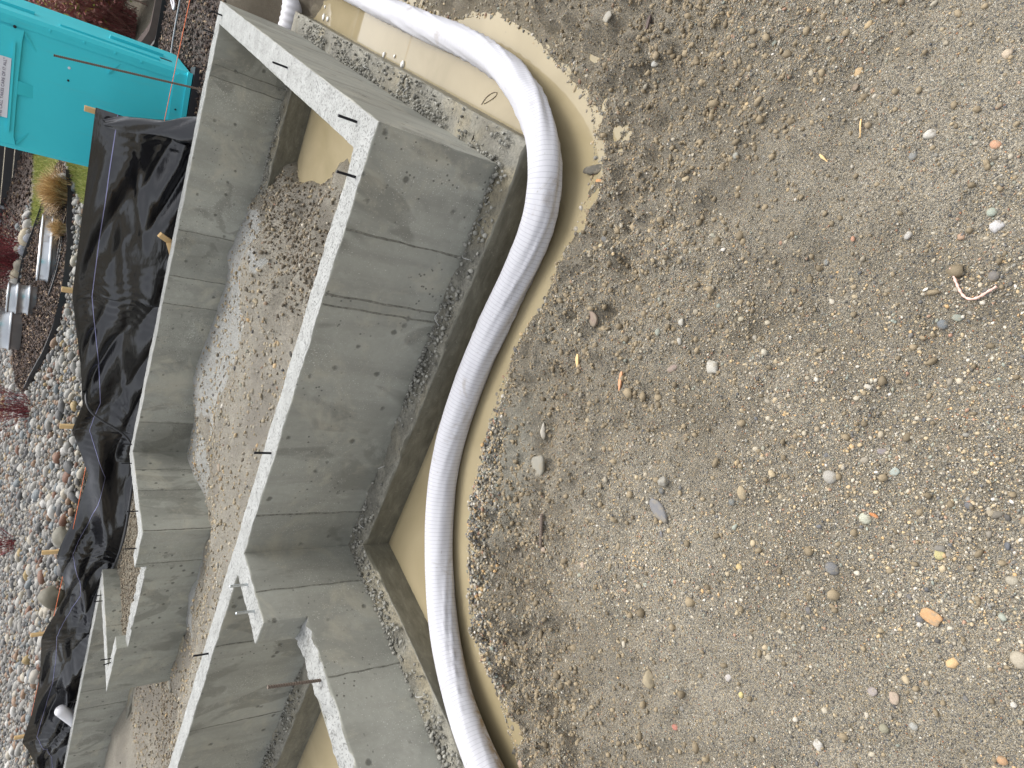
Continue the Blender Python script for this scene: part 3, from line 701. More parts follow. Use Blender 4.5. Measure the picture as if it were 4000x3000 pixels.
tag(scatter('mortar_crumbs', np.stack([cx, cy, -WH+S*.6+.004], 1), S, np.clip(g_*np.array([[1, .975, .85]]), 0, 1), MAT['pebble'], rc, 'ico', .3, False, tilt=.8), 'loose grey mortar crumbs scattered along the foot of the concrete walls', 'rubble', kind='stuff')
# pale ends of tie wire among the crumbs
def bent_wire(x, y, a, L=.06, r=.0012, curl=2.2):
    pts = []
    for i in range(9):
        t = i/8; pts.append((x+L*(math.cos(a)*t-math.sin(a)*.3*math.sin(curl*t)), y+L*(math.sin(a)*t+math.cos(a)*.3*math.sin(curl*t)), -WH+.012+.02*math.sin(3*t)))
    return pts
WB_SPOTS = [(-.42, -.09, 1.3, 'curled pale tie wire on the front footing near the first form seam'), (-.78, -.05, .4, 'curled pale tie wire on the front footing beside the double form seam'), (-1.62, -.06, 2.2, 'curled pale tie wire on the middle of the front footing'),
            (-2.02, -.10, 1.0, 'bright tie wire by the inner corner of the footing'), (-2.14, -.35, 2.4, 'thin dark tie wire on the wing footing beside the inner corner'), (-2.15, -1.05, 2.0, 'thin tie wire on the wing footing opposite the hose'), (.09, 1.1, 2.6, 'bent wire on the end footing amid the rubble'), (.06, 1.75, 1.2, 'thin bent wire at the foot of the end wall')]
for x, y, a, lb in WB_SPOTS:
    tag(MB().tube(bent_wire(x, y, a), .0013, 5).build('tie_wire', MAT['white_wire'], None, True), lb, 'wire', 'tie wire ends on the footings')
# ---------------------------------------------------------------- drain hose in a white filter sock
HOSE = [(1.0, 7.0, -0.05), (0.62, 5.3, -0.06), (0.51, 4.6, -0.2), (0.48, 4.2, -0.5), (0.465, 3.9, -0.64), (0.45, 3.4, -0.66), (0.43, 2.85, -0.662), (0.422, 2.397, -0.662), (0.408, 1.898, -0.662), (0.401, 1.387, -0.662), (0.407, 0.964, -0.662), (0.41, 0.644, -0.662), (0.375, 0.424, -0.662), (0.353, 0.29, -0.655), (0.318, 0.098, -0.64), (0.242, -0.092, -0.62), (0.162, -0.226, -0.604), (0.087, -0.292, -0.604), (0.001, -0.33, -0.616), (-0.086, -0.352, -0.632), (-0.183, -0.354, -0.648), (-0.294, -0.328, -0.662), (-0.415, -0.318, -0.662), (-0.609, -0.307, -0.662), (-0.782, -0.309, -0.662), (-0.933, -0.316, -0.662), (-1.07, -0.325, -0.662), (-1.233, -0.352, -0.662), (-1.349, -0.393, -0.662), (-1.479, -0.452, -0.662), (-1.614, -0.549, -0.662), (-1.787, -0.688, -0.662), (-1.874, -0.82, -0.655), (-1.957, -0.96, -0.645), (-2.013, -1.145, -0.628), (-2.025, -1.313, -0.612), (-2.026, -1.481, -0.6), (-2.03, -1.75, -0.59), (-1.99, -2.2, -0.58), (-1.9, -2.8, -0.55), (-1.7, -3.8, -0.47), (-1.3, -5.2, -0.43)]
def spline(P, step):
    P = np.array(P, float)
    for _ in range(2):                                             # soften the measured points
        Q = P.copy(); Q[1:-1] = .25*P[:-2]+.5*P[1:-1]+.25*P[2:]; P = Q
    out = []
    E = np.concatenate([[2*P[0]-P[1]], P, [2*P[-1]-P[-2]]])
    for i in range(1, len(E)-2):
        p0, p1, p2, p3 = E[i-1:i+3]
        for t in np.linspace(0, 1, 24, endpoint=False):
            out.append(.5*((2*p1)+(p2-p0)*t+(2*p0-5*p1+4*p2-p3)*t*t+(-p0+3*p1-3*p2+p3)*t**3))
    out = np.array(out+[P[-1]]); d = np.concatenate([[0], np.cumsum(np.linalg.norm(np.diff(out, axis=0), axis=1))])
    s = np.arange(0, d[-1], step)
    return np.stack([np.interp(s, d, out[:, k]) for k in range(3)], 1), s
def hose_mesh(name, pts, r, step, seg, fold=True, rib=None):
    C, s = spline(pts, step); n = len(C)
    Tn = np.gradient(C, axis=0); Tn /= np.linalg.norm(Tn, axis=1)[:, None]
    A = np.cross(Tn, (0, 0, 1.)); A /= np.linalg.norm(A, axis=1)[:, None]; B = np.cross(A, Tn)
    th = np.linspace(0, 2*np.pi, seg, endpoint=False)
    SS, TH = np.meshgrid(s, th, indexing='ij')
    rr = np.full(SS.shape, r)
    if fold:
        low = sst(.1, -1.0, np.sin(TH))                            # the sock hangs in folds on the underside
        rr = rr+low*.014*(vn2(TH*3.2+SS*1.3, SS*2.2)+.6*vn2(TH*7, SS*3.1+8)) - .006*sst(-.2, -1, np.sin(TH))
        tw = 1-np.abs(2*vn2(TH*2.1+SS*3.4, SS*.6+3))*2.6; zone_ = .35+.65*sst(-.15, .25, vn2(SS*.9+5, SS*0)+.1)
        rr = rr+.0095*np.maximum(0, tw)*sst(1.0, .35, np.sin(TH))*zone_
        rr = rr+.0030*vn2(TH*4+3, SS*9)+.0045*vn2(TH*1.2, SS*2.0)
    if rib:
        rr = rr*(1-.07*(.5+.5*np.cos(2*np.pi*SS/rib)))
    V = C[:, None, :]+rr[..., None]*(np.cos(TH)[..., None]*A[:, None, :]+np.sin(TH)[..., None]*B[:, None, :])
    ii = np.arange(n*seg).reshape(n, seg); jj = np.roll(ii, -1, 1)
    F = np.stack([ii[:-1], jj[:-1], jj[1:], ii[1:]], -1).reshape(-1, 4)
    me = mesh_from(name, V.reshape(-1, 3), F[:, ::-1], True)
    a = me.attributes.new('Along', 'FLOAT', 'POINT'); a.data.foreach_set('value', SS.ravel().astype(np.float32))
    mud = sst(.25, -.7, np.sin(TH))*sst(-.7, -1.5, V[..., 1])*1.4+.4*sst(-.55, -.95, np.sin(TH))
    a = me.attributes.new('Mud', 'FLOAT', 'POINT'); a.data.foreach_set('value', np.clip(mud, 0, 1).ravel().astype(np.float32))
    return me
tag(put('drain_hose', hose_mesh('drain_hose', HOSE, .0690, .007, 48), MAT['sock']), 'long white sock-covered drain hose snaking through the muddy puddle beside the footing', 'hose')
tag(put('corrugated_pipe', hose_mesh('corrugated_pipe', [(-.55, 3.95, -.58), (-.3, 3.88, -.585), (-.05, 3.845, -.595), (.12, 3.86, -.60), (.25, 3.93, -.60), (.36, 4.08, -.60), (.44, 4.35, -.60)], .088, .006, 28, False, .048), MAT['pipe_ribbed']), 'ribbed white corrugated pipe bending behind the far footing corner', 'pipe')
# capped white pipe behind the left back wall
mb = MB(); prof = [(.072, -.35), (.072, .175)]+[(.072*math.cos(a), .175+.055*math.sin(a)) for a in np.linspace(.2, math.pi/2-.02, 7)]
mb.lathe(prof, 24)
tag(mb.build('capped_pipe', MAT['pvc'], None, True, (-8.93, 3.862, .05), (0, 1.0, 0)), 'leaning white plastic pipe with a rounded cap behind the left back wall', 'pipe')
# ---------------------------------------------------------------- black silt fence on wooden stakes
FY = 3.9
fence = empty('silt_fence', (-5.2, FY, -.16), 'black plastic silt fence on wooden stakes, sagging between them behind the foundation', 'silt fence')
FTOP = [(-11.2, .10), (-10.01, .28), (-9.52, .44), (-9.37, .50), (-8.94, .44), (-8.36, .42), (-7.94, .43), (-7.41, .47), (-7.13, .37), (-6.79, .30), (-6.58, .32), (-6.07, .45), (-5.7, .35), (-5.32, .30), (-4.92, .28), (-4.33, .49), (-4.03, .43), (-3.56, .50), (-3.06, .60), (-2.81, .645), (-1.18, .665)]
STX = [-1.184, -2.81, -4.32, -6.06, -7.41, -9.37]; STT = [.745, .735, .60, .595, .585, .60]
_fx = np.array([p[0] for p in FTOP]); _fz = np.array([p[1] for p in FTOP])
def f_top(x): return np.interp(x, _fx, _fz)
def f_pt(x, v):
    """x along the fence, v from 0 at the ground to 1 at the hem"""
    x = np.asarray(x, float); v = np.asarray(v, float)
    zt = f_top(x); z0 = -.17
    z = z0+(zt-z0)*v
    ds = np.min([np.abs(x-s) for s in STX], axis=0); near = np.exp(-ds/.16)
    hem = sst(1.0, .8, v)
    y = FY + .06*np.sin(np.clip(ds/.8, 0, 1)*np.pi*.5)*np.sin(np.pi*v)*np.where(x > -2.8, .4, 1.)
    # creases: long slanting ones, tight gathers at the stakes
    r1 = 1-np.abs(2*vn2(z*5.5+x*1.5, x*.75-z*.6+5))*2; r2 = 1-np.abs(2*vn2(z*10-x*2.2+9, x*1.1+z*.5))*2
    y = y + (.070*r1+.010*r2)*hem*(1-near*.6)
    y = y + near*.012*hem*np.sin(x*75+4*vn2(z*6, x*2)*3)*sst(0, .15, v)
    y = y + .010*vn2(x*8+z*6, z*4)*hem+.002*vn2(x*31+z*8, z*14)*hem
    y = y + .09*np.exp(-((x+8.95)/.3)**2)*sst(1.0, .7, v)
    # the slack bays fold over: the hem leans back and the middle caves in
    for a, b, k in ((-6.06, -4.32, 1.), (-7.41, -6.06, .8), (-9.37, -7.41, .55), (-4.32, -2.81, .25)):
        t = np.clip((x-a)/(b-a), 0, 1); w = np.sin(np.pi*t)**.7
        zl = -.02+.30*t
        y = y + k*w*(.55*np.maximum(0, z-zl)-.16*np.exp(-((z-zl)/.10)**2)*.6)
    return np.stack([x, y, z], -1)
bays = [-1.125, -2.81, -4.32, -6.06, -7.41, -9.37, -11.2]
for i in range(6):
    xs = np.linspace(bays[i], bays[i+1], int(abs(bays[i+1]-bays[i])/.014)); vs = np.linspace(0, 1, 52)
    A, B = np.meshgrid(xs, vs); P = f_pt(A, B)-np.array([-5.2, FY, -.16])
    n1, n2 = len(xs), len(vs); ii = np.arange(n1*n2).reshape(n2, n1)
    F = np.stack([ii[:-1, :-1], ii[:-1, 1:], ii[1:, 1:], ii[1:, :-1]], -1).reshape(-1, 4)
    put('fabric_panel', mesh_from('fabric_panel', P.reshape(-1, 3), F, True), MAT['sheet'], fence)
    # the violet thread woven along the sheet
    z_of = lambda x: (f_top(x)-.155)
    vv = (np.array([z_of(x) for x in xs])+.17)/(f_top(xs)+.17)
    Pl = f_pt(xs, vv)-np.array([-5.2, FY, -.16]); Pl[:, 1] -= .004
    Pu = f_pt(xs, vv+.008)-np.array([-5.2, FY, -.16]); Pu[:, 1] -= .004
    m2 = len(xs); Vl = np.concatenate([Pl, Pu]); Fl = np.array([(k, k+1, m2+k+1, m2+k) for k in range(m2-1)])
    put('woven_thread', mesh_from('woven_thread', Vl, Fl), MAT['line_violet'], fence)
for x, t in zip(STX, STT):
    mb = MB(); w = .021
    mb.box(-w, w, -.017, .017, -.5, t+.16-.01, .003)
    o = mb.build('stake', MAT['pine'], fence, False, (x+5.2, .085, 0), (0, random.uniform(-.02, .02), random.uniform(-.3, .3)))
# loose end curled over at the right, and the skirt lying on the ground
n, m = 40, 26; V = []
for i in range(n):
    t = i/(n-1); c0 = Vector((-1.19+.20*t, 3.86-.13*t, .60-.74*t)); r = .02+.075*t**.8+.012*math.sin(t*9)
    for j in range(m):
        a = -2.2+4.6*j/(m-1)
        V.append(c0+Vector((r*math.cos(a)*1.3-.03, -r*math.sin(a)+.01*math.sin(7*t+a*3), .01*math.sin(a*5+t*20)))-Vector((-5.2, FY, -.16)))
F = np.array([(i*m+j, i*m+j+1, (i+1)*m+j+1, (i+1)*m+j) for i in range(n-1) for j in range(m-1)])
put('curled_end', mesh_from('curled_end', V, F, True), MAT['sheet'], fence)
xs = np.linspace(-2.05, -1.15, 60); ys = np.linspace(-.30, .0, 14); V = []
for b in ys:
    for a in xs:
        V.append((a+5.2, b, .05+.03*float(vn2(a*6, b*9))+.02*float(vn2(a*15, b*20))))
ii = np.arange(60*14).reshape(14, 60); F = np.stack([ii[:-1, :-1], ii[:-1, 1:], ii[1:, 1:], ii[1:, :-1]], -1).reshape(-1, 4)
put('skirt', mesh_from('skirt', V, F, True), MAT['sheet'], fence)
# pieces of stake lumber caught between fence and wall
for (x, y, z, rx, ry, rz, L, lb) in ((-2.04, 3.70, .02, .25, .5, .2, .13, 'upright broken pine stake end wedged between silt fence and back wall'), (-2.12, 3.665, -.02, 1.2, .2, 1.9, .12, 'pine offcut leaning against the back of the wall, middle of three'), (-2.18, 3.66, -.04, 1.3, .1, 1.6, .10, 'smallest pine offcut behind the back wall beside the silt fence')):
    tag(MB().box(-.024, .024, -.02, .02, -.08, L-.05, .003).build('wood_offcut', MAT['pine'], None, False, (x, y, z), (rx, ry, rz)), lb, 'offcut', 'pine offcuts behind the wall')
# cable hanging over the fence and lying in the recess
def cable(name, pts, r, mat, label, cat, seg=7):
    C, s_ = spline(pts, .03)
    return tag(MB().tube([tuple(p) for p in C], r, seg).build(name, MAT[mat], None, True), label, cat)
cable('black_cable', [(-3.86, 4.05, .40), (-3.88, 3.80, .46), (-3.98, 3.76, .42), (-4.08, 3.73, .28), (-4.14, 3.72, .14), (-4.20, 3.70, .0), (-4.4, 3.70, -.10), (-4.7, 3.74, -.13)], .011, 'cable', 'black cable draped over the silt fence by the recess corner', 'cable')
cable('black_cable', [(-4.75, 3.80, -.12), (-4.96, 3.75, -.12), (-5.12, 3.65, -.11), (-5.28, 3.55, -.11), (-5.6, 3.55, -.12), (-5.9, 3.68, -.11), (-6.12, 3.78, -.11), (-6.30, 3.86, -.12), (-6.6, 3.95, -.13)], .013, 'cable', 'black cable lying on the soil in the recess', 'cable')
cable('string_line', [(-.2+.9, 3.75, .155), (-.09, 3.75, .177), (-.6, 3.75, .19), (-1.06, 3.75, .20)], .0028, 'string_orange', 'taut orange string line crossing in front of the teal toilet', 'string', 5)
cable('string_line', [(-4.7, 4.02, .30), (-5.64, 4.0, .315), (-6.47, 4.0, .35), (-7.24, 4.0, .375), (-8.0, 4.02, .40), (-8.59, 4.0, .43), (-9.3, 4.0, .45)], .0035, 'string_orange', 'orange string line running along the cobbles behind the silt fence', 'string', 5)
rs = rebar_mesh(1.25, .0075, .013)
tag(rs.build('rebar_stake', MAT['rust'], None, True, (-.655, 3.625, -.28), (0, -.105, 0)), 'tall rusty rebar stake standing before the teal toilet', 'stake')
# ---------------------------------------------------------------- portable toilet
PL = Vector((-1.762, 4.385, -.06)); U = Vector((.9775, .2110, 0)).normalized(); Nn = Vector((U.y, -U.x, 0))
PW, PH = 1.045, 2.28
toilet = empty('portable_toilet', (-1.3, 4.95, -.22), 'teal plastic portable toilet on a black skid beyond the silt fence', 'toilet')
TO = Vector(toilet.location)
def fr(u, z, d): return PL+U*u+Vector((0, 0, z))+Nn*d-TO
SR = Vector((-.03, 1.0, 0)).normalized()       # run of the right side wall
def fs(t, z, d): return PL+U*PW+SR*t+Vector((0, 0, z))+Vector((SR.y, -SR.x, 0))*d-TO
FRp = PL+U*PW+SR*1.18; FLp = PL+Vector((-.26, 1.12, 0))
def ring(z, g=0.):
    c = (PL+U*PW/2+FRp)/2; c = (PL+PL+U*PW+FRp+FLp)/4
    P = [PL, PL+U*PW, FRp, FLp]; out = []
    for i, p in enumerate(P):                                       # corners cut back a little
        a, b = P[i-1], P[(i+1) % 4]
        for q in (a, b):
            e = p+(q-p).normalized()*.03
            out.append(Vector((e.x, e.y, PL.z+z))+(Vector((e.x, e.y, 0))-Vector((c.x, c.y, 0))).normalized()*g-TO)
    return out
mb = MB(); zs = [(0, 0), (.06, .004), (1.0, .006), (PH-.12, 0), (PH-.02, -.03), (PH, -.08)]
V = []; 
for z, g in zs: V += ring(z, g)
F = [(i*8+k, i*8+(k+1) % 8, (i+1)*8+(k+1) % 8, (i+1)*8+k) for i in range(len(zs)-1) for k in range(8)]+[tuple(range(8))[::-1], tuple(range(len(V)-8, len(V)))]
mb.add(V, F).build('cabin', MAT['teal'], toilet)
# skid
mb = MB()
def skid(u0, u1, d0, d1, z0, z1): mb.prism([(u0, z0), (u1, z0), (u1+.05, z0+.06), (u1+.05, z1), (u0-.05, z1), (u0-.05, z0+.06)], d0, d1, fr)
skid(0, PW+.02, -.16, .075, -.19, -.012); skid(0, PW+.02, -1.2, -.95, -.19, -.012)
mb.build('skid', MAT['skid'], toilet)
mb = MB(); mb.prism([(.02, -.15), (PW-.02, -.15), (PW-.02, -.005), (.02, -.005)], -1.1, -.1, fr); mb.build('floor_pan', MAT['skid'], toilet)
# raised upper band with the pointed ends, its lip, and the panels below
def raised(name, poly, d, mat='teal', base=-.02, f=fr): return MB().prism(poly, base, d, f).build(name, MAT[mat], toilet)
raised('upper_band', [(.035, 1.213), (.10, 1.232), (.55, 1.238), (.86, 1.236), (.935, 1.228), (.935, 1.80), (.035, 1.80)], .034)
raised('sign_ledge', [(.13, 1.262), (.83, 1.274), (.83, 1.290), (.13, 1.278)], .052)
def wedge(name, top, bot, d):
    """top edge stands out by d, bottom edge meets the wall: faces slightly downward"""
    V = [fr(top[0][0], top[0][1], d), fr(top[1][0], top[1][1], d), fr(bot[1][0], bot[1][1], .003), fr(bot[0][0], bot[0][1], .003), fr(top[0][0], top[0][1], -.01), fr(top[1][0], top[1][1], -.01), fr(bot[1][0], bot[1][1], -.01), fr(bot[0][0], bot[0][1], -.01)]
    MB().add(V, [(0, 3, 2, 1), (0, 1, 5, 4), (0, 4, 7, 3), (1, 2, 6, 5), (2, 3, 7, 6)]).build(name, MAT['teal'], toilet)
wedge('rib_head', [(.44, 1.243), (.545, 1.245)], [(.443, 1.126), (.54, 1.132)], .034)
wedge('corner_gusset', [(.905, 1.226), (.932, 1.226)], [(.80, 1.136), (.812, 1.132)], .026)
wedge('corner_gusset', [(.035, 1.210), (.06, 1.212)], [(.152, 1.128), (.165, 1.132)], .026)
wedge('corner_gusset', [(.825, .628), (.835, .636)], [(.93, .55), (.945, .545)], .022)
raised('centre_rib', [(.445, .16), (.54, .16), (.54, 1.125), (.445, 1.12)], .006)
raised('kick_band', [(.02, .02), (1.02, .02), (1.02, .10), (.98, .135), (.05, .135), (.02, .10)], .030)
raised('foot_lip', [(.0, -.004), (1.05, -.004), (1.05, .035), (.0, .035)], .050)
raised('edge_rib', [(.955, .12), (.985, .12), (.985, 2.1), (.955, 2.1)], .010)
# sign with its line of print
raised('sign_board', [(.235, 1.284), (.700, 1.292), (.700, 1.56), (.235, 1.552)], .046, 'white_sign', .03)
def lettering(txt, size, u, z, d, tilt=0):
    cu = bpy.data.curves.new('lettering', 'FONT'); cu.body = txt; cu.size = size; cu.align_x = 'RIGHT'; cu.extrude = .0008; cu.space_character = 1.05
    tmp = bpy.data.objects.new('tmp', cu); COL.objects.link(tmp)
    dg = bpy.context.evaluated_depsgraph_get(); me = bpy.data.meshes.new_from_object(tmp.evaluated_get(dg))
    bpy.data.objects.remove(tmp)
    for v in me.vertices:
        x, y, q = v.co; v.co = fr(u+x, z+y+x*tilt, d+q)
    me.materials.clear(); me.materials.append(MAT['ink']); me.name = 'lettering'
    o = bpy.data.objects.new('lettering', me); COL.objects.link(o); o.parent = toilet
lettering('"ONE CALL TAKES CARE OF IT ALL"', .0285, .690, 1.322, .0475)
# rivets, vents and ribs on the visible sides
def rivet(u, z, mat, r=.009, f=fr, name='rivet'):
    V = [f(u+r*math.cos(a)*k, z+r*math.sin(a)*k, h) for k, h in ((1, -.004), (1, .007), (.55, .0095)) for a in np.linspace(0, 2*math.pi, 10, endpoint=False)]
    F = [(i*10+k, i*10+(k+1) % 10, (i+1)*10+(k+1) % 10, (i+1)*10+k) for i in range(2) for k in range(10)]+[tuple(range(20, 30))]
    MB().add(V, F).build(name, MAT[mat], toilet)
rivet(.767, .91, 'white_sign', .011); rivet(.666, .907, 'hole', .009); rivet(.945, 1.29, 'hole', .012, lambda u, z, d: fr(u, z, d+.034)); rivet(.70, .09, 'hole', .008, lambda u, z, d: fr(u, z, d+.03)); rivet(.955, .11, 'hole', .008)
for z in (1.063, .827, .60, .40): rivet(1.005, z, 'teal', .011)
raised('side_rib', [(.16, .25), (.22, .25), (.22, 1.0), (.16, 1.0)], .02, 'teal', -.02, fs)
raised('side_rib', [(.55, .18), (.62, .18), (.62, .62), (.55, .62)], .03, 'teal', -.02, fs)
for z in (.93, .12): raised('side_slot', [(.36, z), (.46, z), (.46, z+.10), (.36, z+.10)], .004, 'hole', -.02, fs)
raised('side_handle', [(.30, 1.18), (.38, 1.18), (.38, 1.42), (.30, 1.42)], .028, 'teal', -.02, fs)
# ---------------------------------------------------------------- the garden behind the fence
ry_ = np.random.RandomState(21); random.seed(21)
def gz(x, y): return float(ground_h(np.array([x]), np.array([y]))[0])
def in_poly(x, y, poly):
    c = np.zeros(np.shape(x), bool); n = len(poly)
    for i in range(n):
        (ax, ay), (bx, by) = poly[i], poly[(i+1) % n]
        m = ((ay > y) != (by > y)) & (x < (bx-ax)*(y-ay)/(by-ay+1e-12)+ax); c ^= m
    return c
LAWN_A = [(-4.7, 10.08), (-4.61, 9.89), (-4.29, 9.89), (-4.14, 10.14), (-4.0, 10.4), (-3.7, 10.3), (-3.3, 10.3), (-2.6, 11.2), (-3.4, 12.4), (-4.09, 12.2), (-4.44, 11.09), (-4.55, 10.82)]
MULCH_B = [(-12.4, 11.3), (-6.2, 10.8), (-4.75, 11.1), (-4.1, 12.25), (-3.4, 12.45), (-2.55, 11.25), (3.4, 10.2), (3.4, 13.1), (-12.4, 13.1)]
LAWN_B = [(-3.45, 8.17), (-3.46, 8.6), (-3.42, 9.15), (-3.39, 9.64), (-3.1, 10.0), (-2.4, 9.6), (-2.3, 7.9), (-2.6, 7.3), (-3.1, 7.7)]
EDGE = [(-3.40, 9.35), (-3.44, 9.11), (-3.54, 8.89), (-3.72, 8.4), (-3.93, 8.04), (-4.12, 7.66), (-4.35, 7.36), (-4.53, 7.15), (-4.7, 7.05), (-4.94, 7.02), (-5.18, 6.97), (-5.51, 7.07), (-5.89, 7.29), (-6.33, 7.66)]
EDGE2 = [(-4.15, 10.15), (-4.3, 9.90), (-4.6, 9.92), (-4.86, 9.92), (-5.09, 9.84), (-5.29, 9.77), (-5.57, 9.68), (-6.01, 9.7)]
MULCH = EDGE+[(-6.7, 8.1), (-7.12, 9.05), (-7.07, 9.56), (-6.88, 9.82)]+EDGE2[::-1]+[(-3.9, 10.45), (-3.5, 10.3)]
MULCH_R = [(-2.3, 4.1), (-.15, 4.25), (1.2, 4.9), (3.2, 5.2), (3.2, 6.2), (-.46, 7.78), (-1.07, 8.04), (-2.3, 8.58)]
def patch(name, poly, mat, dz, st=.06, kind='structure'):
    P = np.array(poly); x = np.arange(P[:, 0].min()-st, P[:, 0].max()+st, st); y = np.arange(P[:, 1].min()-st, P[:, 1].max()+st, st)
    X, Y = np.meshgrid(x, y); m = in_poly(X, Y, poly); Z = ground_h(X, Y)+dz
    ii = np.arange(X.size).reshape(X.shape); k = m[:-1, :-1] & m[:-1, 1:] & m[1:, 1:] & m[1:, :-1]
    F = np.stack([ii[:-1, :-1], ii[:-1, 1:], ii[1:, 1:], ii[1:, :-1]], -1)[k]
    used, inv = np.unique(F, return_inverse=True)
    V = np.stack([X, Y, Z], -1).reshape(-1, 3)[used]
    return tag(put(name, mesh_from(name, V, inv.reshape(F.shape), True), MAT[mat]), kind=kind)
patch('lawn', LAWN_A, 'lawn', .012); patch('lawn', LAWN_B, 'lawn', .012)
patch('mulch_bed', MULCH, 'mulch', .010); patch('mulch_bed', MULCH_R, 'mulch', .010); patch('mulch_bed', MULCH_B, 'mulch', .010, .12)
def sample(poly, n):
    P = np.array(poly); x = ry_.uniform(P[:, 0].min(), P[:, 0].max(), n); y = ry_.uniform(P[:, 1].min(), P[:, 1].max(), n)
    m = in_poly(x, y, poly); return x[m], y[m]
# wood chips
def chips(name, poly, n, s0, s1):
    x, y = sample(poly, n); k = len(x); z = ground_h(x, y)+.012+ry_.uniform(0, .02, k)
    S = ry_.uniform(s0, s1, k)/2
    pal = np.array([srgb(*c) for c in ((84, 68, 61), (108, 88, 76), (64, 54, 51), (140, 118, 96), (94, 82, 77), (168, 146, 120), (118, 102, 92), (54, 47, 46))])
    C = pal[ry_.choice(8, k, p=[.2, .2, .18, .1, .14, .04, .06, .08])]*ry_.uniform(.8, 1.2, (k, 1))
    return tag(scatter(name, np.stack([x, y, z], 1), S, C, MAT['chip'], ry_, 'oct', .3, False, (.12, .25), .5), kind='stuff')
chips('mulch_chips', MULCH_R, 26000, .016, .05); chips('mulch_chips', MULCH, 16000, .025, .06); chips('mulch_chips', MULCH_B, 9000, .04, .09)
# grass blades of the lawns
def blades(name, poly, n, h, parent=None):
    x, y = sample(poly, n); k = len(x); z = ground_h(x, y)+.01
    a = ry_.uniform(0, 2*np.pi, k); w = .006; hh = h*ry_.uniform(.6, 1.3, k); lx = ry_.normal(0, .35, k)*hh; ly = ry_.normal(0, .35, k)*hh
    V = np.stack([np.stack([x-w*np.cos(a), y-w*np.sin(a), z], 1), np.stack([x+w*np.cos(a), y+w*np.sin(a), z], 1), np.stack([x+lx, y+ly, z+hh], 1)], 1).reshape(-1, 3)
    me = mesh_from(name, V, np.arange(3*k).reshape(-1, 3))
    pal = np.array([srgb(*c) for c in ((150, 160, 84), (176, 178, 104), (128, 142, 66), (196, 190, 124))]); C = pal[ry_.choice(4, k)]*ry_.uniform(.8, 1.15, (k, 1))
    vcol(me, np.repeat(C, 3, 0)); return tag(put(name, me, MAT['blade']), kind='stuff')
blades('lawn_grass', LAWN_A, 16000, .05); blades('lawn_grass', LAWN_B, 16000, .05)
# plastic edging round the bed
def strip(name, line, h, t, mat, label, dz=-.02):
    mb = MB(); V = []
    C, _s = spline([(x, y, 0) for x, y in line], .08)
    for p in C:
        z = gz(p[0], p[1])
        V += [(p[0], p[1], z+dz), (p[0], p[1], z+dz+h), (p[0]+t, p[1]+t*.4, z+dz+h), (p[0]+t, p[1]+t*.4, z+dz)]
    n = len(C); F = [(i*4+j, i*4+(j+1) % 4, (i+1)*4+(j+1) % 4, (i+1)*4+j) for i in range(n-1) for j in range(4)]+[(0, 1, 2, 3), (n*4-1, n*4-2, n*4-3, n*4-4)]
    return tag(mb.add(V, F).build(name, MAT[mat], None), label, 'edging')
strip('bed_edging', EDGE, .11, .025, 'edging', 'curved black edging between the mulch bed and the pale cobbles')
strip('bed_edging', EDGE2, .08, .02, 'edging', 'black edging on the far side of the mulch bed beneath the red shrub')
strip('bed_edging', [(2.5, 6.52), (1.0, 7.17), (-.46, 7.80), (-1.07, 8.06), (-2.2, 8.55)], .09, .04, 'edging', 'black edging at the foot of the bare red shrubs by the toilet')
strip('border_board', [(2.6, 6.72), (1.1, 7.37), (-.36, 8.0), (-.97, 8.26), (-2.1, 8.75)], .14, .10, 'board', 'brown border board behind the black edging by the toilet')
cable('garden_cord', [(.6, 6.6, -.12), (-.3, 6.58, -.115), (-.52, 6.56, -.115), (-.75, 6.68, -.115), (-.95, 6.55, -.12)], .010, 'post', 'thin grey cord lying on the bark mulch by the toilet', 'cord')
cable('garden_cord', [(-.40, 7.25, -.11), (-.41, 7.05, -.11), (-.47, 6.95, -.105), (-.47, 6.85, -.105), (-.42, 6.82, -.105), (-.37, 6.88, -.11), (-.36, 7.2, -.11)], .012, 'pvc', 'white looped cord on the bark mulch at the top right corner', 'cord')
def ground_line(name, pts, r, mat, label, cat, dz=.03): return cable(name, [(x, y, gz(x, y)+dz) for x, y in pts], r, mat, label, cat)
ground_line('drip_line', [(-3.9, 8.65), (-4.06, 8.42), (-4.18, 8.23), (-4.34, 8.08), (-4.57, 8.0), (-4.85, 7.93)], .013, 'cable', 'outer black irrigation line curving past the long low tank', 'irrigation line')
ground_line('drip_line', [(-4.05, 8.55), (-4.17, 8.37), (-4.32, 8.22), (-4.52, 8.12), (-4.70, 8.06)], .013, 'cable', 'inner black irrigation line close beside the long low tank', 'irrigation line')
# galvanised tanks used as planters
def tank(name, loc, prof, label, rz=0, shape=None, seg=40):
    t = empty(name, loc, label, 'planter', 'galvanised tank planters'); t.rotation_euler = (0, 0, rz)
    MB().lathe(prof, seg, shape=shape).build('tank_wall', MAT['galv'], t, True)
    zt = prof[-1][1]; r = prof[-1][0]
    def rim(a, k): 
        x, y = shape(a, k) if shape else (k*math.cos(a), k*math.sin(a)); return x, y
    MB().lathe([(r-.012, zt-.02), (r+.004, zt-.022), (r+.016, zt-.006), (r+.012, zt+.014), (r-.004, zt+.016), (r-.014, zt)], seg, shape=rim).build('rim', MAT['galv'], t, True)
    MB().lathe([(r-.006, zt-.07), (.001, zt-.05)], seg, shape=rim).build('potting_soil', MAT['mulch'], t, True)
    return t
def ribprof(r, h, bands):
    p = [(r*.985, 0), (r, .01)]
    for b in bands: p += [(r, b-.030), (r+.006, b-.022), (r+.022, b-.010), (r+.022, b+.008), (r+.006, b+.020), (r, b+.028)]
    return p+[(r, h)]
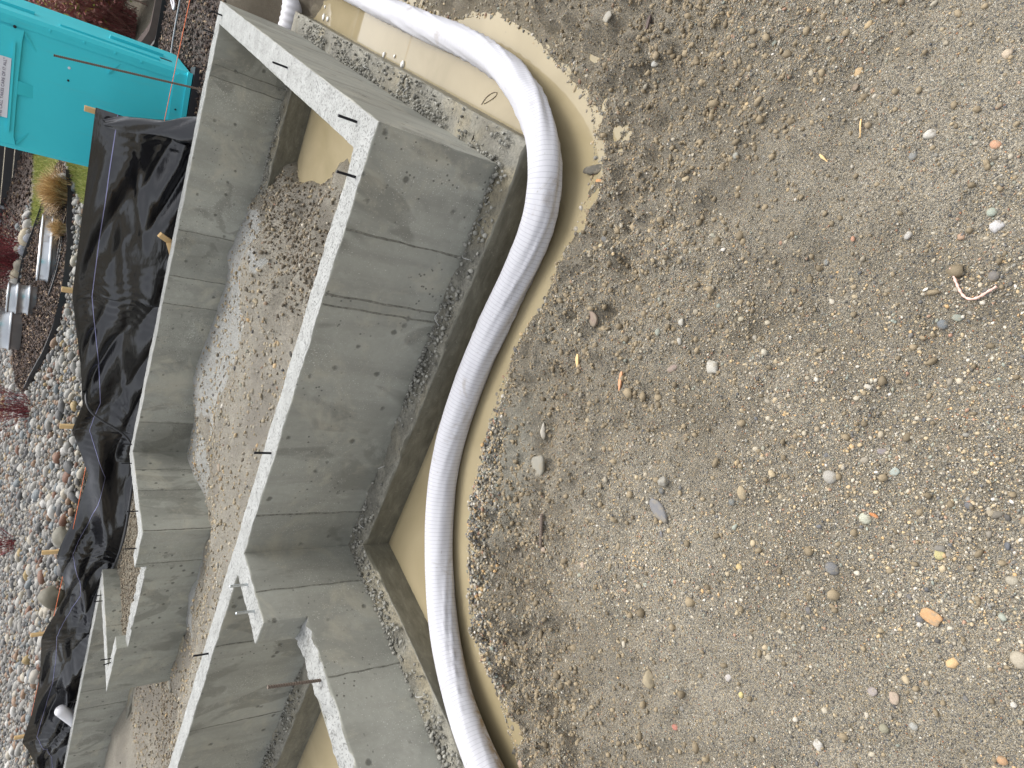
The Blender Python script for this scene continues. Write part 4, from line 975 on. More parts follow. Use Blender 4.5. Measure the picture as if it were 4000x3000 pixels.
tank('round_tank', (-5.30, 8.62, gz(-5.3, 8.62)), ribprof(.215, .345, (.09, .235)), 'smaller galvanised round tank on the mulch, nearer the silt fence')
tank('round_tank', (-6.16, 9.20, gz(-6.16, 9.2)), ribprof(.33, .60, (.15, .40)), 'larger galvanised round tank at the picture edge beside the smaller one')
def stad(a, r):
    x, y = r*math.cos(a), r*math.sin(a); return x+(.31 if math.cos(a) > 0 else -.31), y
ang = math.atan2(8.05-9.0, -4.65+4.09)
tk = tank('oval_tank', (-4.42, 8.66, gz(-4.42, 8.6)-.06), ribprof(.235, .225, (.10,)), 'long low galvanised oval tank lying across the mulch bed', ang, stad, 56)
MB().box(-.06, .06, .2345, .2395, .14, .20).build('paper_label', MAT['white_sign'], tk)
# ornamental grasses
def tuft(name, x, y, r, h, n, label):
    z0 = gz(x, y); mb = []; V = []; F = []; C = []
    pal = [srgb(*c) for c in ((190, 160, 116), (212, 184, 138), (168, 138, 96), (224, 202, 160))]
    for i in range(n):
        a = random.uniform(0, 2*math.pi); lean = abs(random.gauss(0, .5)); L = h*random.uniform(.6, 1.1)
        bx, by = random.gauss(0, r*.16), random.gauss(0, r*.16); w = .006; c = pal[random.randrange(4)]; k0 = len(V)
        for j in range(4):
            t = j/3; d = lean*r*1.5*t**1.7; zz = L*(t-.45*lean*t*t)
            ww = w*(1-t)+.0008; px, py = bx+d*math.cos(a), by+d*math.sin(a)
            V += [(px-ww*math.sin(a), py+ww*math.cos(a), zz), (px+ww*math.sin(a), py-ww*math.cos(a), zz)]; C += [c, c]
        F += [(k0+2*j, k0+2*j+1, k0+2*j+3, k0+2*j+2) for j in range(3)]
    me = mesh_from(name, V, np.array(F)); vcol(me, C)
    return tag(put(name, me, MAT['blade'], None, (x, y, z0)), label, 'grass')
tuft('grass_clump', -3.64, 9.05, .42, .44, 1800, 'large dry tan ornamental grass clump at the end of the long tank')
tuft('grass_clump', -3.98, 8.42, .20, .26, 600, 'small dry tan grass tuft in front of the long tank')
# shrubs: bare red twigs
def shrub(name, x, y, h, spread, n, cols, label, leaves=0, lcols=None):
    z0 = gz(x, y); t = empty(name, (x, y, z0), label, 'shrub')
    V = []; F = []; C = []; tips = []
    def seg(p, q, r0, r1, c):
        k0 = len(V); d = (q-p).normalized(); a = d.orthogonal().normalized(); b = d.cross(a)
        for P, r in ((p, r0), (q, r1)):
            for k in range(3):
                an = 2.094*k; V.append(P+r*(math.cos(an)*a+math.sin(an)*b)); C.append(c)
        F.extend([(k0+k, k0+(k+1) % 3, k0+3+(k+1) % 3, k0+3+k) for k in range(3)])
    for i in range(n):
        a = random.uniform(0, 2*math.pi); ln = abs(random.gauss(0, .55+.25*max(0, spread-.9))); c = cols[random.randrange(len(cols))]
        p = Vector((random.gauss(0, spread*.12), random.gauss(0, spread*.12), 0)); d = Vector((math.cos(a)*ln, math.sin(a)*ln, 1)).normalized()
        L = h*random.uniform(.55, 1.05); m = 4; r = .0045
        for j in range(m):
            q = p+d*L/m; seg(p, q, r, r*.75, c); r *= .75
            d = (d+Vector((random.gauss(0, .16), random.gauss(0, .16), .05))).normalized()
            if j >= 1:
                for _ in range(2):
                    d2 = (d+Vector((random.gauss(0, .6), random.gauss(0, .6), random.gauss(.1, .3)))).normalized(); e = q+d2*L*random.uniform(.12, .3); seg(q, e, r*.8, r*.4, c); tips.append(e)
            p = q
        tips.append(p)
    me = mesh_from('stems', V, np.array(F)); vcol(me, C); put('stems', me, MAT['blade'], t)
    if leaves:
        V = []; C = []
        for i in range(leaves):
            p = tips[random.randrange(len(tips))]+Vector((random.gauss(0, .04), random.gauss(0, .04), random.gauss(0, .04))); s_ = random.uniform(.015, .04)
            a, b = Vector((random.gauss(0, 1), random.gauss(0, 1), random.gauss(0, 1))).normalized(), Vector((random.gauss(0, 1), random.gauss(0, 1), random.gauss(0, 1))).normalized()
            V += [p-a*s_, p+b*s_*.6, p+a*s_, p-b*s_*.6]; c = lcols[random.randrange(len(lcols))]; C += [c]*4
        me = mesh_from('leaves', V, np.arange(len(V)).reshape(-1, 4)); vcol(me, C); put('leaves', me, MAT['blade'], t)
    return t
RED = [srgb(*c) for c in ((128, 46, 54), (104, 36, 44), (150, 62, 66), (92, 44, 44))]
BRN = [srgb(*c) for c in ((146, 92, 86), (120, 74, 68), (166, 116, 106), (108, 78, 66), (150, 78, 78))]
GRN = [srgb(*c) for c in ((140, 146, 60), (170, 168, 84), (112, 120, 50), (186, 150, 70))]
shrub('red_twig_shrub', -5.45, 10.35, 1.25, 1.6, 300, RED, 'dense dark red twig shrub above the far row of cobbles', 900, RED)
shrub('red_twig_shrub', -6.48, 7.42, .75, .7, 95, RED, 'red twig shrub growing out of the cobbles above the third stake')
shrub('red_twig_shrub', -9.0, 7.2, .5, .5, 60, RED, 'low dark red shrub among the cobbles at the picture edge')
shrub('bare_shrub', -1.15, 9.35, 1.15, 1.1, 420, BRN, 'reddish bare shrub with yellow green leaves directly behind the toilet', 2600, GRN+BRN+BRN)
shrub('bare_shrub', -.35, 9.15, 1.05, 1.0, 420, BRN, 'reddish brown bare shrub right of the toilet at the picture edge', 2400, GRN+BRN+BRN)
shrub('bare_shrub', .55, 9.0, 1.1, 1.0, 320, BRN, 'reddish bare shrub furthest right behind the brown border board', 800, GRN)
shrub('bare_shrub', -1.0, 10.6, 1.5, 1.2, 300, BRN, 'taller reddish shrub in the back row against the dark fence', 1400, GRN+BRN)
# dark slat fence at the top of the garden
fx0, fx1, fyy = -12.5, 3.5, 13.2
wf = empty('slat_fence', (-4.5, fyy, .3), 'dark stained horizontal slat fence at the top of the garden', 'fence')
npost = 7
for i in range(npost+1):
    x = fx0+(fx1-fx0)*i/npost
    MB().box(-.05, .05, -.05, .05, -.6, 2.75, .006).build('post', MAT['post' if i in (4,) else 'slat'], wf, False, (x+4.5, .0, 0))
MB().box(-.045, .045, -.03, .03, -.6, 2.75, .004).build('post', MAT['post'], wf, False, (-5.92+4.5, -.09, 0)); MB().box(-.025, .025, -.03, .03, -.6, 2.75, .004).build('post', MAT['post'], wf, False, (-5.60+4.5, -.09, 0))
sb = MB().box(-(fx1-fx0)/npost/2+.055, (fx1-fx0)/npost/2-.055, -.011, .011, -.068, .068, .004).mesh('slat'); sb.materials.append(MAT['slat'])
for i in range(npost):
    x = fx0+(fx1-fx0)*(i+.5)/npost
    for k in range(18):
        o = bpy.data.objects.new('slat', sb); COL.objects.link(o); o.parent = wf; o.location = (x+4.5, random.uniform(-.002, .002), .05+.15*k)
# ---------------------------------------------------------------- cobbles
CPAL = [((168, 165, 158), 'pale grey', 22), ((140, 137, 131), 'grey', 27), ((98, 97, 96), 'dark grey', 19), ((176, 168, 152), 'cream', 9), ((148, 122, 100), 'tan', 8), ((126, 92, 74), 'rust brown', 5), ((192, 189, 183), 'white', 4), ((122, 128, 130), 'blue grey', 8), ((168, 146, 104), 'ochre', 2)]
cvars = []
bv, bf = ico(2)
for k in range(8):
    r = np.random.RandomState(100+k); d = 1+.35*vn3(bv[:, 0]*1.1+k*3, bv[:, 1]*1.1+5, bv[:, 2]*1.1+9)+.12*vn3(bv[:, 0]*2.5+k, bv[:, 1]*2.5, bv[:, 2]*2.5)
    v = bv*d[:, None]*np.array([1.18, .92, .68]); cvars.append(v)
cmesh = []
for v in cvars:
    me = mesh_from('river_cobble', v, bf, True); me.materials.append(None); cmesh.append(me)
def stone_mat(nm, col):
    b = NB(nm+' cobble'); v = b.coord(); oi = b.n('ShaderNodeObjectInfo')
    c = b.mix(b.noise(2.2, 5, .6, v), tuple(x*.72 for x in col), tuple(min(1, x*1.12) for x in col))
    c = b.mix(b.math('MULTIPLY', oi.outputs['Random'], .35), c, tuple(x*.55 for x in col))
    return b.done(c, .6, b.bump(b.noise(9, 4, .6, v), .2, .05), spec=.4)
CM = [stone_mat(nm, srgb(*c)) for c, nm, w in CPAL]
pc = np.array([w for *_, w in CPAL], float); pc /= pc.sum()
# places: throughout the rock bed, thrown out where the bed holds mulch or lawn
def free_of(x, y): return ~(in_poly(x, y, MULCH) | in_poly(x, y, LAWN_A) | in_poly(x, y, LAWN_B))
n = 42000
x = ry_.uniform(-13.5, -2.9, n); y = ry_.uniform(4.12, 11.2, n)
ok = free_of(x, y) & ~((x > -3.4) & (y > 6.6)) & ~((x > -4.2) & (y < 4.8)) & ~((y > 9.95) & (x > -4.6))
x, y = x[ok], y[ok]
S = .021+.028*ry_.rand(len(x))**1.7; S = S*np.where(ry_.rand(len(x)) < .04, 1.7, 1)
# thin out: keep stones that do not sit inside bigger ones
order = np.argsort(-S); x, y, S = x[order], y[order], S[order]
cell = {}; keep = []
for i in range(len(x)):
    gx_, gy_ = int(x[i]//.2), int(y[i]//.2); bad = False
    for a in (-1, 0, 1):
        for b in (-1, 0, 1):
            for j in cell.get((gx_+a, gy_+b), ()):
                if (x[i]-x[j])**2+(y[i]-y[j])**2 < (.70*(S[i]+S[j]))**2: bad = True; break
            if bad: break
        if bad: break
    if not bad: cell.setdefault((gx_, gy_), []).append(i); keep.append(i)
x, y, S = x[keep], y[keep], S[keep]; z = ground_h(x, y)
# which of them the photograph shows, and how large
Pw = np.stack([x, y, z+S*.4], 1)-np.array(CAM); R3 = np.array([_r[:], _d[:], _f[:]]); q = Pw@R3.T
u_, v_ = 1500+FPX*q[:, 0]/q[:, 2], 2000+FPX*q[:, 1]/q[:, 2]
hemz = f_top(x*0+CAM[0]+(x-CAM[0])*(FY-CAM[1])/(y-CAM[1])); zf = CAM[2]+(z+S-CAM[2])*(FY-CAM[1])/(y-CAM[1])
vis = (u_ > 0) & (u_ < 3000) & (v_ > 0) & (v_ < 4000) & (zf > hemz+.02)
app = np.where(vis, S/q[:, 2], 0)
big = set(np.argsort(-app)[:300].tolist())
ci = ry_.choice(len(CPAL), len(x), p=pc)
for i in sorted(big):
    o = bpy.data.objects.new('river_cobble', cmesh[ry_.randint(8)]); COL.objects.link(o)
    s = float(S[i]); o.location = (float(x[i]), float(y[i]), float(z[i]+.35*s)); o.scale = (s, s, s); o.rotation_euler = (ry_.normal(0, .3), ry_.normal(0, .3), ry_.uniform(0, 6.28))
    o.material_slots[0].link = 'OBJECT'; o.material_slots[0].material = CM[ci[i]]
    xf = CAM[0]+(x[i]-CAM[0])*(FY-CAM[1])/(y[i]-CAM[1]); nb = sum(1 for s_ in STX if xf < s_)
    where = ('beside the toilet', 'between first and second stakes from the toilet', 'between second and third stakes from the toilet', 'between third and fourth stakes from the toilet', 'between fourth and fifth stakes from the toilet', 'between fifth and sixth stakes from the toilet', 'beyond the leftmost stake')[nb]
    tag(o, '%s%s cobble behind the fence, %s' % ('large ' if s > .052 else '', CPAL[ci[i]][1], where), 'cobble', 'river cobbles beyond the silt fence')
rest = np.array([i for i in range(len(x)) if i not in big])
C = np.array([srgb(*CPAL[k][0]) for k in ci[rest]])*ry_.uniform(.6, 1.0, (len(rest), 1))
tag(scatter('river_cobbles', np.stack([x[rest], y[rest], z[rest]+.35*S[rest]], 1), S[rest], C, MAT['cobble'], ry_, 'ico', .07, True, (.6, .85), .3), kind='stuff')
# small stones and grit between the cobbles
n = 26000; xx = ry_.uniform(-12.5, -3.2, n); yy = ry_.uniform(4.05, 10.2, n); ok = free_of(xx, yy) & ~((xx > -3.4) & (yy > 6.6)); xx, yy = xx[ok], yy[ok]
S2 = ry_.uniform(.010, .024, len(xx)); C = peb_colors(len(xx), ry_, .05)*ry_.uniform(.6, 1.05, (len(xx), 1))
tag(scatter('bed_pebbles', np.stack([xx, yy, ground_h(xx, yy)+.004], 1), S2, C, MAT['cobble'], ry_, 'ico', .1, True, (.6, .85), .3), kind='stuff')
# boulders
def boulder(name, x, y, s, col, label, seed, zs=.62, dz=.3):
    v = ico(3)[0]; f = ico(3)[1]; d = 1+.42*vn3(v[:, 0]*1.2+seed, v[:, 1]*1.2, v[:, 2]*1.2)+.14*vn3(v[:, 0]*3+seed, v[:, 1]*3, v[:, 2]*3)
    me = mesh_from(name, v*d[:, None]*np.array([s, s*.72, s*zs]), f, True)
    return tag(put(name, me, stone_mat(label[:12], srgb(*col)), None, (x, y, gz(x, y)+dz*s), (0, 0, seed)), label, 'boulder')
boulder('boulder', -6.12, 4.28, .135, (128, 124, 110), 'olive grey boulder at the hem of the silt fence by the fourth stake', 1.3, .8, .3)
boulder('boulder', -7.10, 4.28, .185, (112, 107, 92), 'largest smooth olive boulder behind the slack part of the silt fence', 2.1, .75, .3)
boulder('boulder', -6.30, 4.40, .085, (150, 146, 136), 'pale grey boulder beside the olive boulder by the fourth stake', 3.3, .7, .3)
boulder('boulder', -8.75, 4.42, .10, (176, 170, 158), 'cream boulder behind the fence halfway between the two leftmost stakes', 4.2, .8, .3)
boulder('boulder', -3.55, 9.32, .16, (206, 204, 198), 'white grey boulder against the large tan grass clump', 5.1, .8, .4)
for k, (bx, by, bs) in enumerate([(-4.78, 10.35, .12), (-4.95, 10.15, .15), (-5.12, 10.05, .11), (-5.2, 10.25, .13), (-5.38, 9.98, .12), (-5.55, 10.0, .12), (-5.68, 9.86, .13), (-4.88, 10.0, .10), (-5.9, 9.95, .12)]):
    boulder('boulder', bx, by, bs, random.choice([(170, 160, 144), (186, 182, 174), (150, 152, 158), (200, 186, 160)]), 'rounded boulder, %s in the row at the foot of the dark red shrub' % ('first', 'second', 'third', 'fourth', 'fifth', 'sixth', 'seventh', 'eighth', 'ninth')[k], 6+k*.7, .75, .3)
# ---------------------------------------------------------------- loose stones and litter on the gravel
STONES = [
('stone_chip', 'flat angular grey concrete chip lying near the edge of the puddle', (150, 148, 138), 'flat', -0.833, -1.055, 0.078, 0.048, -134),
('stone', 'white and brown jagged stone just beyond the flat grey concrete chip', (205, 200, 190), 'ang', -0.738, -0.954, 0.062, 0.027, -145),
('stone', 'triangular brownish pink stone sunk in the gravel bank', (150, 128, 115), 'flat', -0.259, -0.955, 0.062, 0.033, -119),
('concrete_lump', 'large pale crumbly concrete lump, biggest of the pale lumps in the gravel', (205, 203, 195), 'ang', -0.143, -1.474, 0.06, 0.038, -99),
('stone', 'smooth mauve brown stone beside the large pale concrete lump', (150, 130, 122), 'rnd', -0.215, -1.364, 0.039, 0.02, 153),
('concrete_lump', 'small pale concrete crumb beyond the large pale lump', (200, 198, 190), 'ang', -0.085, -1.313, 0.029, 0.02, -141),
('concrete_lump', 'small whitish concrete crumb between the pale crumb and the large pale lump', (195, 193, 186), 'ang', -0.135, -1.341, 0.023, 0.018, -133),
('stone', 'lumpy pale grey stone touching a small round slate pebble', (165, 163, 155), 'ang', -0.477, -1.571, 0.037, 0.034, -139),
('stone', 'small round slate pebble touching the lumpy pale grey stone', (95, 100, 105), 'rnd', -0.511, -1.573, 0.02, 0.02, -138),
('stone', 'long flat blue grey slate stone with mud streaks in the gravel', (120, 122, 130), 'flat', -0.568, -1.593, 0.085, 0.032, -100),
('stone', 'small blue grey slate sliver below the long flat slate stone', (110, 112, 122), 'rnd', -0.613, -1.645, 0.021, 0.012, -132),
('stone', 'egg shaped tan cobble with a dark side beside a round slate pebble', (185, 165, 130), 'rnd', -0.348, -1.776, 0.04, 0.026, -137),
('stone', 'round slate pebble beside the egg shaped tan cobble', (105, 112, 115), 'rnd', -0.391, -1.762, 0.021, 0.021, -53),
('stone', 'small bright ochre pebble in the middle of the gravel', (225, 195, 130), 'rnd', -0.505, -1.881, 0.019, 0.017, -94),
('stone', 'small pinkish beige oval stone left of the short rusty rebar piece', (205, 180, 160), 'rnd', -0.923, -1.46, 0.025, 0.02, -106),
('stone', 'rounded pinkish stone at the end of the short rebar piece', (190, 168, 150), 'rnd', -1.052, -1.265, 0.034, 0.024, -168),
('stone', 'small tan stone set upright in the rough gravel', (165, 148, 120), 'rnd', -0.777, -1.528, 0.031, 0.015, -171),
('soil_clod', 'dark wet clod of soil on the shore of the puddle', (70, 68, 62), 'ang', 0.162, -0.441, 0.092, 0.041, -56),
('stone', 'tiny orange fragment beside the dark soil clod on the shore', (225, 155, 95), 'ang', 0.134, -0.518, 0.05, 0.014, -83),
('stone', 'oval white grey stone half buried in the bank at the far right', (185, 182, 172), 'flat', 0.661, -0.275, 0.039, 0.023, 170),
('stone', 'pale blue grey stone pressed against a beige clod in the bank', (185, 188, 188), 'rnd', 0.557, -0.648, 0.031, 0.022, -81),
('soil_clod', 'beige clod of soil behind the pale blue grey stone', (160, 140, 110), 'ang', 0.578, -0.662, 0.03, 0.029, -93),
('stone', 'smooth grey oval stone in the flat gravel on the right', (165, 167, 160), 'rnd', 0.387, -1.204, 0.02, 0.018, -34),
('stone', 'dark slate pebble beside a small cream pebble near the shore', (95, 98, 102), 'rnd', -0.026, -0.757, 0.04, 0.022, -87),
('stone', 'small cream pebble beside a dark slate pebble near the shore', (205, 190, 145), 'rnd', -0.051, -0.767, 0.03, 0.017, -75),
('stone', 'blocky beige pebble standing proud of the gravel', (190, 180, 155), 'ang', 0.015, -1.476, 0.022, 0.019, -52),
('brick_fragment', 'small brick red fragment in the gravel', (190, 110, 95), 'ang', -1.022, -1.983, 0.025, 0.019, -59),
('stone', 'jagged white quartz pebble in the rough gravel on the left', (215, 205, 185), 'ang', -0.994, -1.721, 0.026, 0.018, -120),
('soil_clod', 'large beige clod casting a dark crack in the gravel on the left', (175, 160, 130), 'ang', -0.994, -1.846, 0.051, 0.042, -139),
('stone', 'rounded pink stone at the left edge below the hose end', (195, 165, 145), 'rnd', -1.918, -1.56, 0.032, 0.032, -112),
('stone', 'small bright yellow pebble near the bottom left', (240, 220, 140), 'rnd', -0.769, -2.065, 0.015, 0.014, -152),
('stone', 'flat whitish lilac stone near the small yellow pebble', (205, 200, 200), 'flat', -0.765, -2.017, 0.022, 0.014, -177),
('stone', 'grey slate pebble left of the flat whitish lilac stone', (130, 130, 128), 'rnd', -0.961, -1.967, 0.018, 0.017, -112),
('stone', 'pale blue green flat stone in the near gravel', (175, 190, 185), 'flat', -0.077, -2.025, 0.018, 0.018, -102),
('stone', 'large round pale grey stone sitting proud of the near gravel', (180, 178, 172), 'rnd', -0.17, -1.927, 0.034, 0.034, -140),
('stone', 'pale greenish white round stone beside a bright orange chip', (205, 210, 190), 'rnd', -0.199, -2.037, 0.027, 0.027, -132),
('wood_chip', 'bright orange wood chip beside the pale greenish round stone', (215, 125, 60), 'flat', -0.181, -2.047, 0.025, 0.007, -80),
('stone', 'large round dark slate stone in the near gravel', (105, 108, 115), 'rnd', -0.342, -2.049, 0.031, 0.031, -144),
('stone', 'small dark slate egg near the bottom of the gravel', (95, 98, 108), 'rnd', -0.045, -2.172, 0.017, 0.015, -98),
('stone', 'small tan pebble above the large round pale grey stone', (180, 160, 130), 'rnd', -0.1, -1.834, 0.014, 0.014, -53),
('stone', 'pale yellow flat pebble in the near gravel', (205, 195, 130), 'flat', -0.16, -2.188, 0.019, 0.019, -56),
('stone', 'slim mauve grey pebble in the near gravel', (140, 132, 138), 'flat', -0.056, -1.978, 0.02, 0.011, -56),
('stone', 'long flat orange stone in the near gravel on the left', (220, 165, 110), 'flat', -0.277, -2.249, 0.039, 0.021, -81),
('stone', 'dark slate pebble between the long orange stone and a white pebble', (85, 88, 95), 'rnd', -0.299, -2.237, 0.018, 0.018, -60),
('stone', 'small white pebble touching the dark slate pebble by the long orange stone', (235, 230, 222), 'rnd', -0.307, -2.243, 0.011, 0.011, -112),
('stone', 'long pale grey stone near the left edge of the near gravel', (175, 178, 175), 'rnd', -0.48, -2.354, 0.018, 0.017, -65),
('stone', 'olive grey stone near the left edge of the near gravel', (150, 148, 125), 'rnd', -0.53, -2.322, 0.021, 0.021, -101),
('stone', 'pinkish beige smooth stone in the near gravel on the left', (190, 168, 150), 'flat', -0.468, -2.298, 0.02, 0.02, -53),
('stone', 'dark grey egg shaped pebble above the long flat orange stone', (100, 100, 105), 'rnd', -0.275, -2.197, 0.015, 0.012, -117),
('stone', 'flat lilac grey stone beside the pinkish beige smooth stone', (165, 155, 155), 'flat', -0.494, -2.262, 0.019, 0.019, -106),
('stone', 'dark oval pebble left of the ochre pebble', (100, 100, 106), 'rnd', -0.46, -2.066, 0.019, 0.014, -151),
('concrete_lump', 'white crumbly concrete lump near the left edge of the near gravel', (215, 213, 208), 'ang', -0.694, -2.254, 0.034, 0.023, -43),
('stone', 'orange brown stone in the bottom left corner of the gravel', (205, 155, 110), 'rnd', -0.402, -2.482, 0.018, 0.018, -39),
('stone', 'large beige stone at the nearest edge of the gravel', (190, 180, 160), 'rnd', -0.228, -2.395, 0.032, 0.032, -145),
('stone', 'small white stone near the nearest edge of the gravel on the left', (225, 222, 215), 'rnd', -0.304, -2.435, 0.012, 0.012, -95),
('stone', 'large pale sandy stone at the nearest edge, right of the large beige stone', (185, 178, 160), 'rnd', -0.116, -2.305, 0.023, 0.02, -53),
('stone', 'sparkling white mica stone in the near gravel on the right', (225, 222, 215), 'ang', 0.571, -1.669, 0.026, 0.026, -104),
('stone', 'salmon orange stone in the nearest gravel on the right', (220, 160, 125), 'rnd', 0.586, -1.802, 0.022, 0.02, -88),
('stone', 'pale peach stone near the bottom right corner', (215, 195, 170), 'rnd', 0.752, -1.711, 0.021, 0.021, -76),
('stone', 'tan orange flat stone in the gravel on the right', (205, 170, 120), 'flat', 0.657, -1.418, 0.019, 0.019, -73),
('stone', 'slim brown stone beside the tan orange flat stone', (130, 112, 95), 'flat', 0.623, -1.438, 0.016, 0.014, -56),
('stone', 'smooth blue grey egg pebble in the near gravel on the right', (135, 140, 142), 'rnd', 0.521, -1.659, 0.018, 0.018, -71),
('stone', 'pale green rounded stone beside the white quartz lump', (170, 185, 172), 'rnd', 0.47, -1.868, 0.02, 0.02, -14),
('stone', 'white quartz lump speckled with grey in the nearest gravel', (230, 230, 235), 'ang', 0.45, -1.894, 0.027, 0.027, -71),
('stone', 'long pale grey white pebble in the near gravel', (200, 198, 195), 'rnd', 0.37, -1.749, 0.021, 0.015, -5),
('stone', 'smooth dark grey cobble beyond the loop of pink string', (115, 112, 112), 'rnd', 0.361, -1.949, 0.022, 0.022, -116),
('stone', 'squarish dark pebble lying inside the loop of pink string', (85, 85, 90), 'ang', 0.329, -1.952, 0.015, 0.015, -53),
('stone', 'dark blue grey slate stone left of the loop of pink string', (105, 115, 125), 'rnd', 0.237, -1.92, 0.025, 0.022, -121),
('stone', 'sage grey flat stone beside the dark blue grey slate stone', (145, 155, 145), 'flat', 0.262, -1.937, 0.015, 0.015, -175),
('stone', 'small red orange pebble in the middle right gravel', (205, 140, 110), 'rnd', 0.316, -1.641, 0.014, 0.011, -135),
('stone', 'narrow slate wedge in the middle right gravel', (125, 132, 135), 'flat', 0.245, -1.598, 0.018, 0.011, -176),
]
PINK = [(0.343, -1.867), (0.333, -1.877), (0.324, -1.896), (0.312, -1.906), (0.302, -1.926), (0.3, -1.936), (0.305, -1.946), (0.316, -1.956), (0.332, -1.957), (0.348, -1.968)]
SPLINTER = [(-0.328, -1.201), (-0.4, -1.239)]
CHIPY = [(-0.397, -0.968), (-0.443, -1.002)]
STICK = [(0.559, -1.509), (0.522, -1.531)]
STICK2 = [(0.462, -1.438), (0.453, -1.467)]
TWIG = [(0.729, -0.511), (0.601, -0.549), (0.559, -0.553)]
REB = [(-0.947, -1.186), (-1.038, -1.25)]
WIRE = [(0.174, 0.566), (0.208, 0.581), (0.263, 0.513), (0.285, 0.411), (0.237, 0.431), (0.177, 0.555)]
FOAM = [(0.194, 3.406), (0.197, 3.294), (0.268, 3.445), (0.161, 1.97), (0.182, 1.797), (0.162, 1.639)]
def loose(name, label, col, kind, x, y, L, W, ang, seed):
    r = np.random.RandomState(seed); v, f = ico(3 if L > .03 else 2)
    if kind == 'rnd':
        d = 1+.28*vn3(v[:, 0]*1.1+seed, v[:, 1]*1.1+3, v[:, 2]*1.1)+.06*vn3(v[:, 0]*4+seed, v[:, 1]*4, v[:, 2]*4); H = .62
    elif kind == 'flat':
        v = np.sign(v)*np.abs(v)**np.array([.75, .75, .55]); d = 1+.45*vn3(v[:, 0]*1.5+seed, v[:, 1]*1.5+3, v[:, 2]*.6)+.08*vn3(v[:, 0]*5+seed, v[:, 1]*5, v[:, 2]*5); H = .32
    else:
        n_ = r.normal(0, 1, (9, 3)); n_ /= np.linalg.norm(n_, axis=1)[:, None]
        d = np.min(np.where(v@n_.T > .25, .72/np.maximum(v@n_.T, .25), 9.), axis=1); d = np.minimum(d, 1.15)
        d = d*(1+.22*vn3(v[:, 0]*3+seed, v[:, 1]*3, v[:, 2]*3)+.12*vn3(v[:, 0]*8+seed, v[:, 1]*8, v[:, 2]*8)); H = .72
    if kind == 'flat': W = W*1.25
    me = mesh_from(name, v*d[:, None]*np.array([L/2, W/2, W/2*H]), f, kind != 'ang')
    b = NB(label[:20]); c = srgb(*[.7*q+.3*s for q, s in zip(col, (150, 141, 124))]); vv = b.coord(); sc = 1.6/max(L, .01)
    cc = b.mix(b.noise(sc, 5, .65, vv), tuple(k*.62 for k in c), tuple(min(1, k*1.08) for k in c))
    cc = b.mix(b.math('MULTIPLY', b.ramp(b.noise(sc*2.1, 5, .7, vv), [(.50, 0), (.62, 1)]), .7), cc, (.25, .215, .155))
    m = b.done(cc, .72, b.bump(b.noise(sc*4, 4, .65, vv), .4, .004), spec=.35)
    return tag(put(name, me, m, None, (x, y, gz(x, y)+W*H*.10), (r.normal(0, .12), r.normal(0, .12), math.radians(ang))), label, {'stone': 'stone', 'stone_chip': 'concrete chip', 'concrete_lump': 'concrete lump', 'soil_clod': 'clod', 'brick_fragment': 'brick fragment', 'wood_chip': 'wood chip'}[name])
for i, (nm, lb, col, kd, x, y, L, W, an) in enumerate(STONES): loose(nm, lb, col, kd, x, y, L, W, an, 40+i*3)
# stones on the spoil heap in the room
for i, (x, y, L, W, col, kd, lb) in enumerate([(-2.95, 2.55, .10, .085, (128, 116, 96), 'rnd', 'rounded brown stone on the pale crest of the spoil heap'), (-4.05, 1.95, .15, .11, (138, 130, 110), 'rnd', 'dark lumpy stone on the spoil heap near the recess corner'), (-2.55, .72, .17, .065, (200, 170, 128), 'rnd', 'long tan stone lying on the spoil heap behind the front wall'), (-3.2, 1.9, .07, .05, (170, 150, 130), 'rnd', 'small pinkish stone high on the spoil heap')]):
    loose('stone', lb, col, kd, x, y, L, W, 30+70*i, 300+i)
def flat_stick(name, pts, w, h, mat, label, cat, r_=None):
    (ax, ay), (bx, by) = pts; a = math.atan2(by-ay, bx-ax); L = math.hypot(bx-ax, by-ay)
    mb = MB(); k = 9; V = []
    for i in range(k):
        t = i/(k-1); ww = w*(.35+.65*math.sin(math.pi*min(1, t*1.1+.12)))*random.uniform(.8, 1.1)
        for s_, q in ((-1, -1), (1, -1), (1, 1), (-1, 1)): V.append((L*(t-.5), s_*ww/2, q*h/2+.002*math.sin(t*5)))
    F = [(i*4+j, i*4+(j+1) % 4, (i+1)*4+(j+1) % 4, (i+1)*4+j) for i in range(k-1) for j in range(4)]+[(3, 2, 1, 0), (k*4-4, k*4-3, k*4-2, k*4-1)]
    mx, my = (ax+bx)/2, (ay+by)/2
    return tag(mb.add(V, F).build(name, MAT[mat], None, False, (mx, my, gz(mx, my)+h+.004), (0, -.03, a)), label, cat)
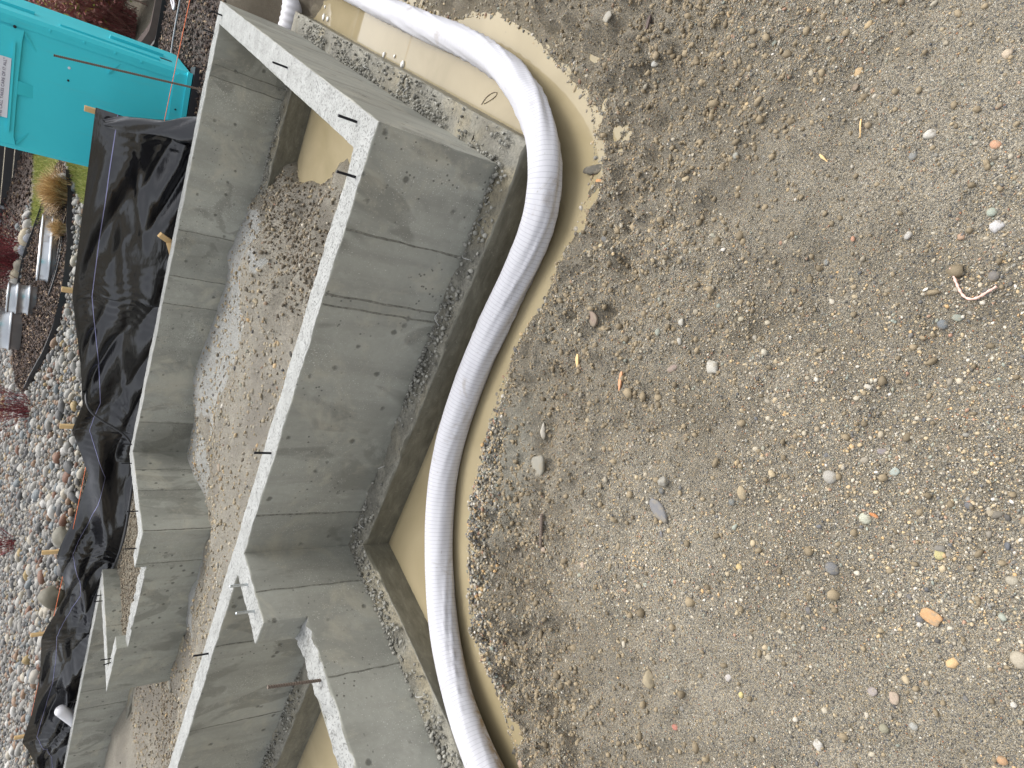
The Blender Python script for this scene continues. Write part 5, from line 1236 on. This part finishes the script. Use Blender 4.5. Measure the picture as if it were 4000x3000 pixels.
flat_stick('wood_splinter', SPLINTER, .011, .006, 'splinter', 'narrow reddish orange wood splinter on the gravel bank', 'splinter')
flat_stick('wood_splinter', CHIPY, .014, .006, 'pine', 'frayed yellow wood splinter on the gravel near the shore', 'splinter')
flat_stick('wood_splinter', STICK, .004, .003, 'pine', 'thin straw coloured twig in the near gravel on the right', 'twig')
flat_stick('wood_splinter', STICK2, .006, .004, 'pine', 'short pale wood sliver above the straw coloured twig', 'splinter')
flat_stick('wood_splinter', TWIG[:2], .012, .008, 'board', 'long brown twig lying on the bank at the far right', 'twig')
(ax, ay), (bx, by) = REB; rl = math.hypot(bx-ax, by-ay)
tag(rebar_mesh(rl, .0062, .009).build('rebar_offcut', MAT['rust'], None, True, (ax, ay, gz(ax, ay)+.008), (math.pi/2, 0, math.atan2(by-ay, bx-ax)+math.pi/2)), 'short ribbed rebar offcut lying on the gravel', 'rebar')
C_, _s = spline([(x, y, gz(x, y)+.010) for x, y in PINK], .004)
tag(MB().tube([tuple(p) for p in C_], [.0026*(1+.35*math.sin(i*1.9)) for i in range(len(C_))], 6).build('string_scrap', MAT['string_pink'], None, True), 'looped scrap of pink and white twisted string in the near gravel', 'string')
C_, _s = spline([(x, y, ZW+.0025) for x, y in WIRE], .02)
tag(MB().tube([tuple(p) for p in C_], .0016, 5).build('floating_wire', MAT['rust'], None, True), 'thin loop of wire lying in the puddle before the hose', 'wire')
for i, (x, y) in enumerate(FOAM):
    s = (.024, .022, .014, .018, .012, .026)[i]; v, f = ico(2); d = 1+.7*vn3(v[:, 0]*2+i*5, v[:, 1]*2, v[:, 2]*2)
    lb = ('left one of two white foam scraps afloat at the far end of the puddle', 'right one of two white foam scraps afloat at the far end of the puddle', 'smallest white scrap at the dark far end of the puddle', 'white foam scrap against the footing halfway along the puddle', 'tiny white scrap beside the footing, in the dark reflection', 'round white foam scrap against the footing near the end wall corner')[i]
    tag(put('foam_scrap', mesh_from('foam_scrap', v*d[:, None]*np.array([s, s*.7, s*.5]), f), MAT['foam'], None, (x, y, ZW+.004)), lb, 'foam scrap', 'foam scraps in the puddle')
